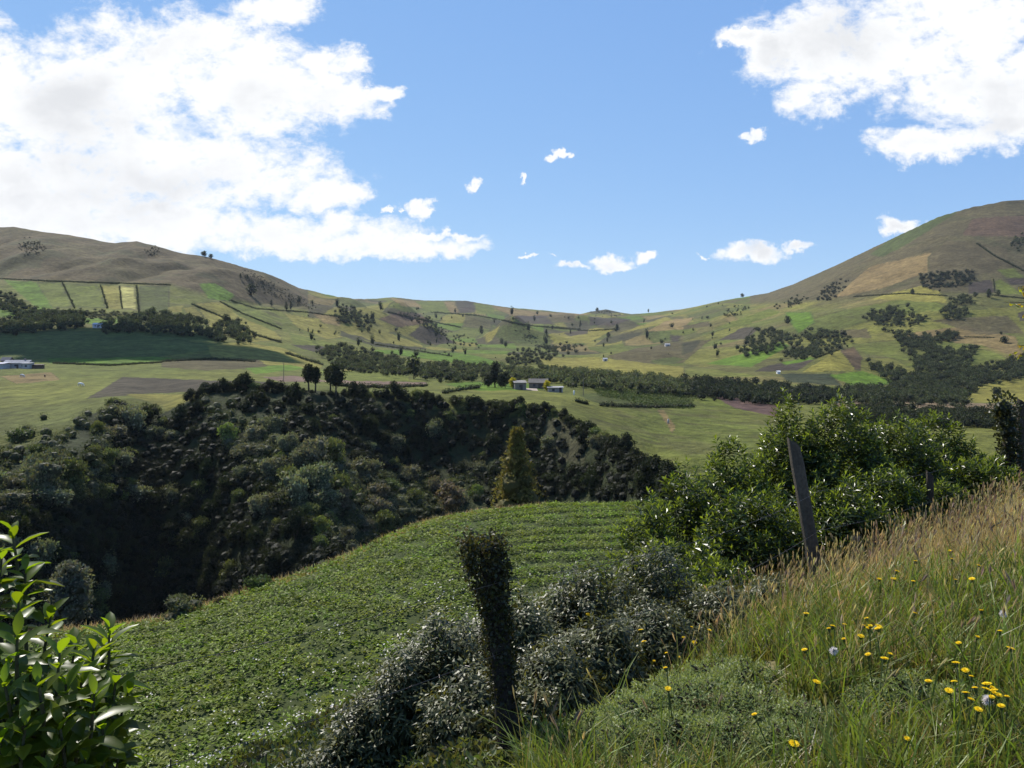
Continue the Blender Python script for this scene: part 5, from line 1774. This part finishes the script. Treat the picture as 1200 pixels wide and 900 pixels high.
def flower_mesh(seed, h, r):
    rng = np.random.default_rng(seed)
    st = MB()
    lx = rng.uniform(-.08, .08)
    st.tube([[0, 0, -.02], [lx * .4, 0, h * .5], [lx, 0, h]], [.0035, .003, .0025], 5, (.09, .12, .035), caps=False)
    fl = MB()
    for ring, (m_, rr, up) in enumerate([(15, r, .12), (12, r * .75, .45), (8, r * .45, 1.0)]):
        a = np.arange(m_) / m_ * 2 * np.pi + ring * .3 + rng.uniform(-.06, .06, m_)
        D = np.c_[np.cos(a), np.sin(a), np.full(m_, up)]
        fl.leaves(np.tile([lx, 0, h], (m_, 1)), D, np.tile([0, 0, 1.0], (m_, 1)), rr, rr * .42, vary((.86, .62, .010), m_, .12, .05, rng))
    fl.tube([[lx, 0, h - .02], [lx, 0, h - .008], [lx, 0, h]], [.003, .009, .006], 7, (.09, .12, .035))
    return st.mesh('stem', M_HERB), fl.mesh('flower_head', M_FLOWER)


FM = [flower_mesh(950 + k, (FH0) + .03 * (k % 3), .0155 + .002 * (k % 2)) for k in range(4)]
FL_PX = [(801, 734), (822, 739), (796, 740), (800, 748), (790, 802), (788, 788), (793, 778), (752, 742), (697, 770), (757, 753), (770, 771), (786, 765), (938, 719), (986, 741), (980, 740), (985, 733), (994, 729),
         (1021, 729), (1021, 734), (1010, 742), (1008, 744), (1020, 739), (1043, 742), (1063, 720), (966, 760), (1027, 766), (1031, 763), (1028, 775), (1037, 727), (1064, 658), (1114, 657), (1129, 660), (1036, 668),
         (1031, 670), (1028, 675), (1052, 670), (1064, 682), (1152, 670), (1127, 683), (1121, 641), (1128, 795), (1151, 774), (1132, 786), (1147, 752), (1163, 719), (1185, 745), (1195, 757), (1175, 763), (1134, 744),
         (939, 799), (1040, 841), (1088, 802), (1120, 808), (1125, 809), (1135, 811), (1145, 812), (1152, 808), (1164, 803), (1173, 808), (1187, 814), (1175, 820), (1145, 819), (1157, 817), (1126, 818), (1141, 797),
         (1150, 800), (1184, 852), (938, 888), (914, 836), (678, 709)]
for k, (u, v) in enumerate(FL_PX):
    # the flower stands where the line of sight is h above the ground
    h = (FH0) + .03 * ((k % 4) % 3)
    yv = np.linspace(3.0, 13, 400)
    xv = (u - 600) / F * yv
    zv = (HOR - v) / F * yv
    gap = zv - (hz(xv, yv) + h)
    i = int(np.argmax(gap < 0)) if (gap < 0).any() else int(np.argmin(np.abs(gap)))
    if u < 830 and v < 780:
        i = int(np.argmin(np.abs(yv - 5.6)))
        h = float(zv[i] - hz(xv[i], yv[i]))
    y = yv[i]
    p = (xv[i], y, float(hz(xv[i], y)))
    t = tag(empty('yellow_flower', p, (k * 1.3) % 6.28), None, 'flower')
    sc_ = max(.5, min(2.2, h / ((FH0) + .03 * ((k % 4) % 3))))
    if 1115 < u and 790 < v < 825:
        tag(t, 'yellow daisy like flower in the dense cluster at the lower right', None, 'yellow flowers of the lower right cluster')
    elif u < 830:
        tag(t, 'yellow daisy like flower on a tall stem before the greyish shrubs', None, 'tall yellow flowers before the greyish shrubs')
    elif v < 690:
        tag(t, 'yellow daisy like flower high up among the dry grass', None, 'yellow flowers among the dry grass')
    elif u < 1075:
        tag(t, 'yellow daisy like flower scattered over the middle of the grassy bank', None, 'yellow flowers on the middle of the bank')
    else:
        tag(t, 'yellow daisy like flower near the right edge of the grassy bank', None, 'yellow flowers near the right edge')
    a, b_ = FM[k % 4]
    o = link('stem', a, (0, 0, 0), 1, 0, t)
    o.scale.z = sc_
    o = link('flower_head', b_, (0, 0, 0), 1, 0, t)
    o.location.z = (sc_ - 1) * ((FH0) + .03 * ((k % 4) % 3))
    rr = .8 + .6 * ((k * 7) % 5) / 5
    t.rotation_euler = (.25 * math.sin(k * 2.1), .25 * math.cos(k * 1.7), (k * 1.3) % 6.28)
    o.scale = (rr, rr, 1)
for k, (u, v, lb) in enumerate([(1176, 720, 'white fluffy seed head near the right edge of the bank'), (1157, 821, 'pinkish white seed head at the yellow flower cluster'), (977, 764, 'pale seed head among the middle flowers')]):
    yv = np.linspace(3.0, 13, 400)
    xv = (u - 600) / F * yv
    gap = (HOR - v) / F * yv - (hz(xv, yv) + FH0)
    i = int(np.argmax(gap < 0))
    t = tag(empty('seed_head', (xv[i], yv[i], float(hz(xv[i], yv[i])))), lb, 'flower')
    link('stem', FM[0][0], (0, 0, 0), 1, 0, t)
    b = MB()
    d = unit(160, rng)
    b.leaves(np.tile([0, 0, FH0], (160, 1)), d, unit(160, rng), .024, .004, (.75, .70, .68))
    b.build('seed_ball', M_PETAL, t)

# ------------------------------------------------------------------ cloud overhead, haze
q = on_land(95, 404, 400) + np.array(SUN) * 900
mb = MB()
rng = np.random.default_rng(71)
for k in range(30):
    a, f = rng.uniform(0, 6.28), rng.random() ** .5
    r = rng.uniform(22, 42) * (1.15 - .5 * f)
    v, fc = ICO2
    mb.add(q + np.array([math.cos(a) * 130 * f, math.sin(a) * 62 * f, rng.uniform(-8, 14)]) + v * (1 + .1 * rng.uniform(-1, 1, (len(v), 1))) * np.array([r * 1.2, r, r * .7]), None, fc, (.85, .85, .86))
tag(mb.build('cloud', M_PLAIN, None, True), kind='structure')
HAZE = 0.000032
if HAZE:
    mb = MB()
    lo = float(Z.min()) - 1
    xm = float(np.abs(XX).max()) + 60
    mb.box((0, 2540, (lo + 330) / 2), (2 * xm, 5300, 330 - lo))
    m, nt, out = nodes_of('haze_air')
    pv = nt.nodes.new('ShaderNodeVolumePrincipled')
    pv.inputs['Color'].default_value = (.80, .88, 1.0, 1)
    pv.inputs['Density'].default_value = HAZE
    nt.links.new(pv.outputs[0], out.inputs['Volume'])
    tag(mb.build('haze', m), 'thin blue air haze over the whole valley', 'haze', None, 'stuff')
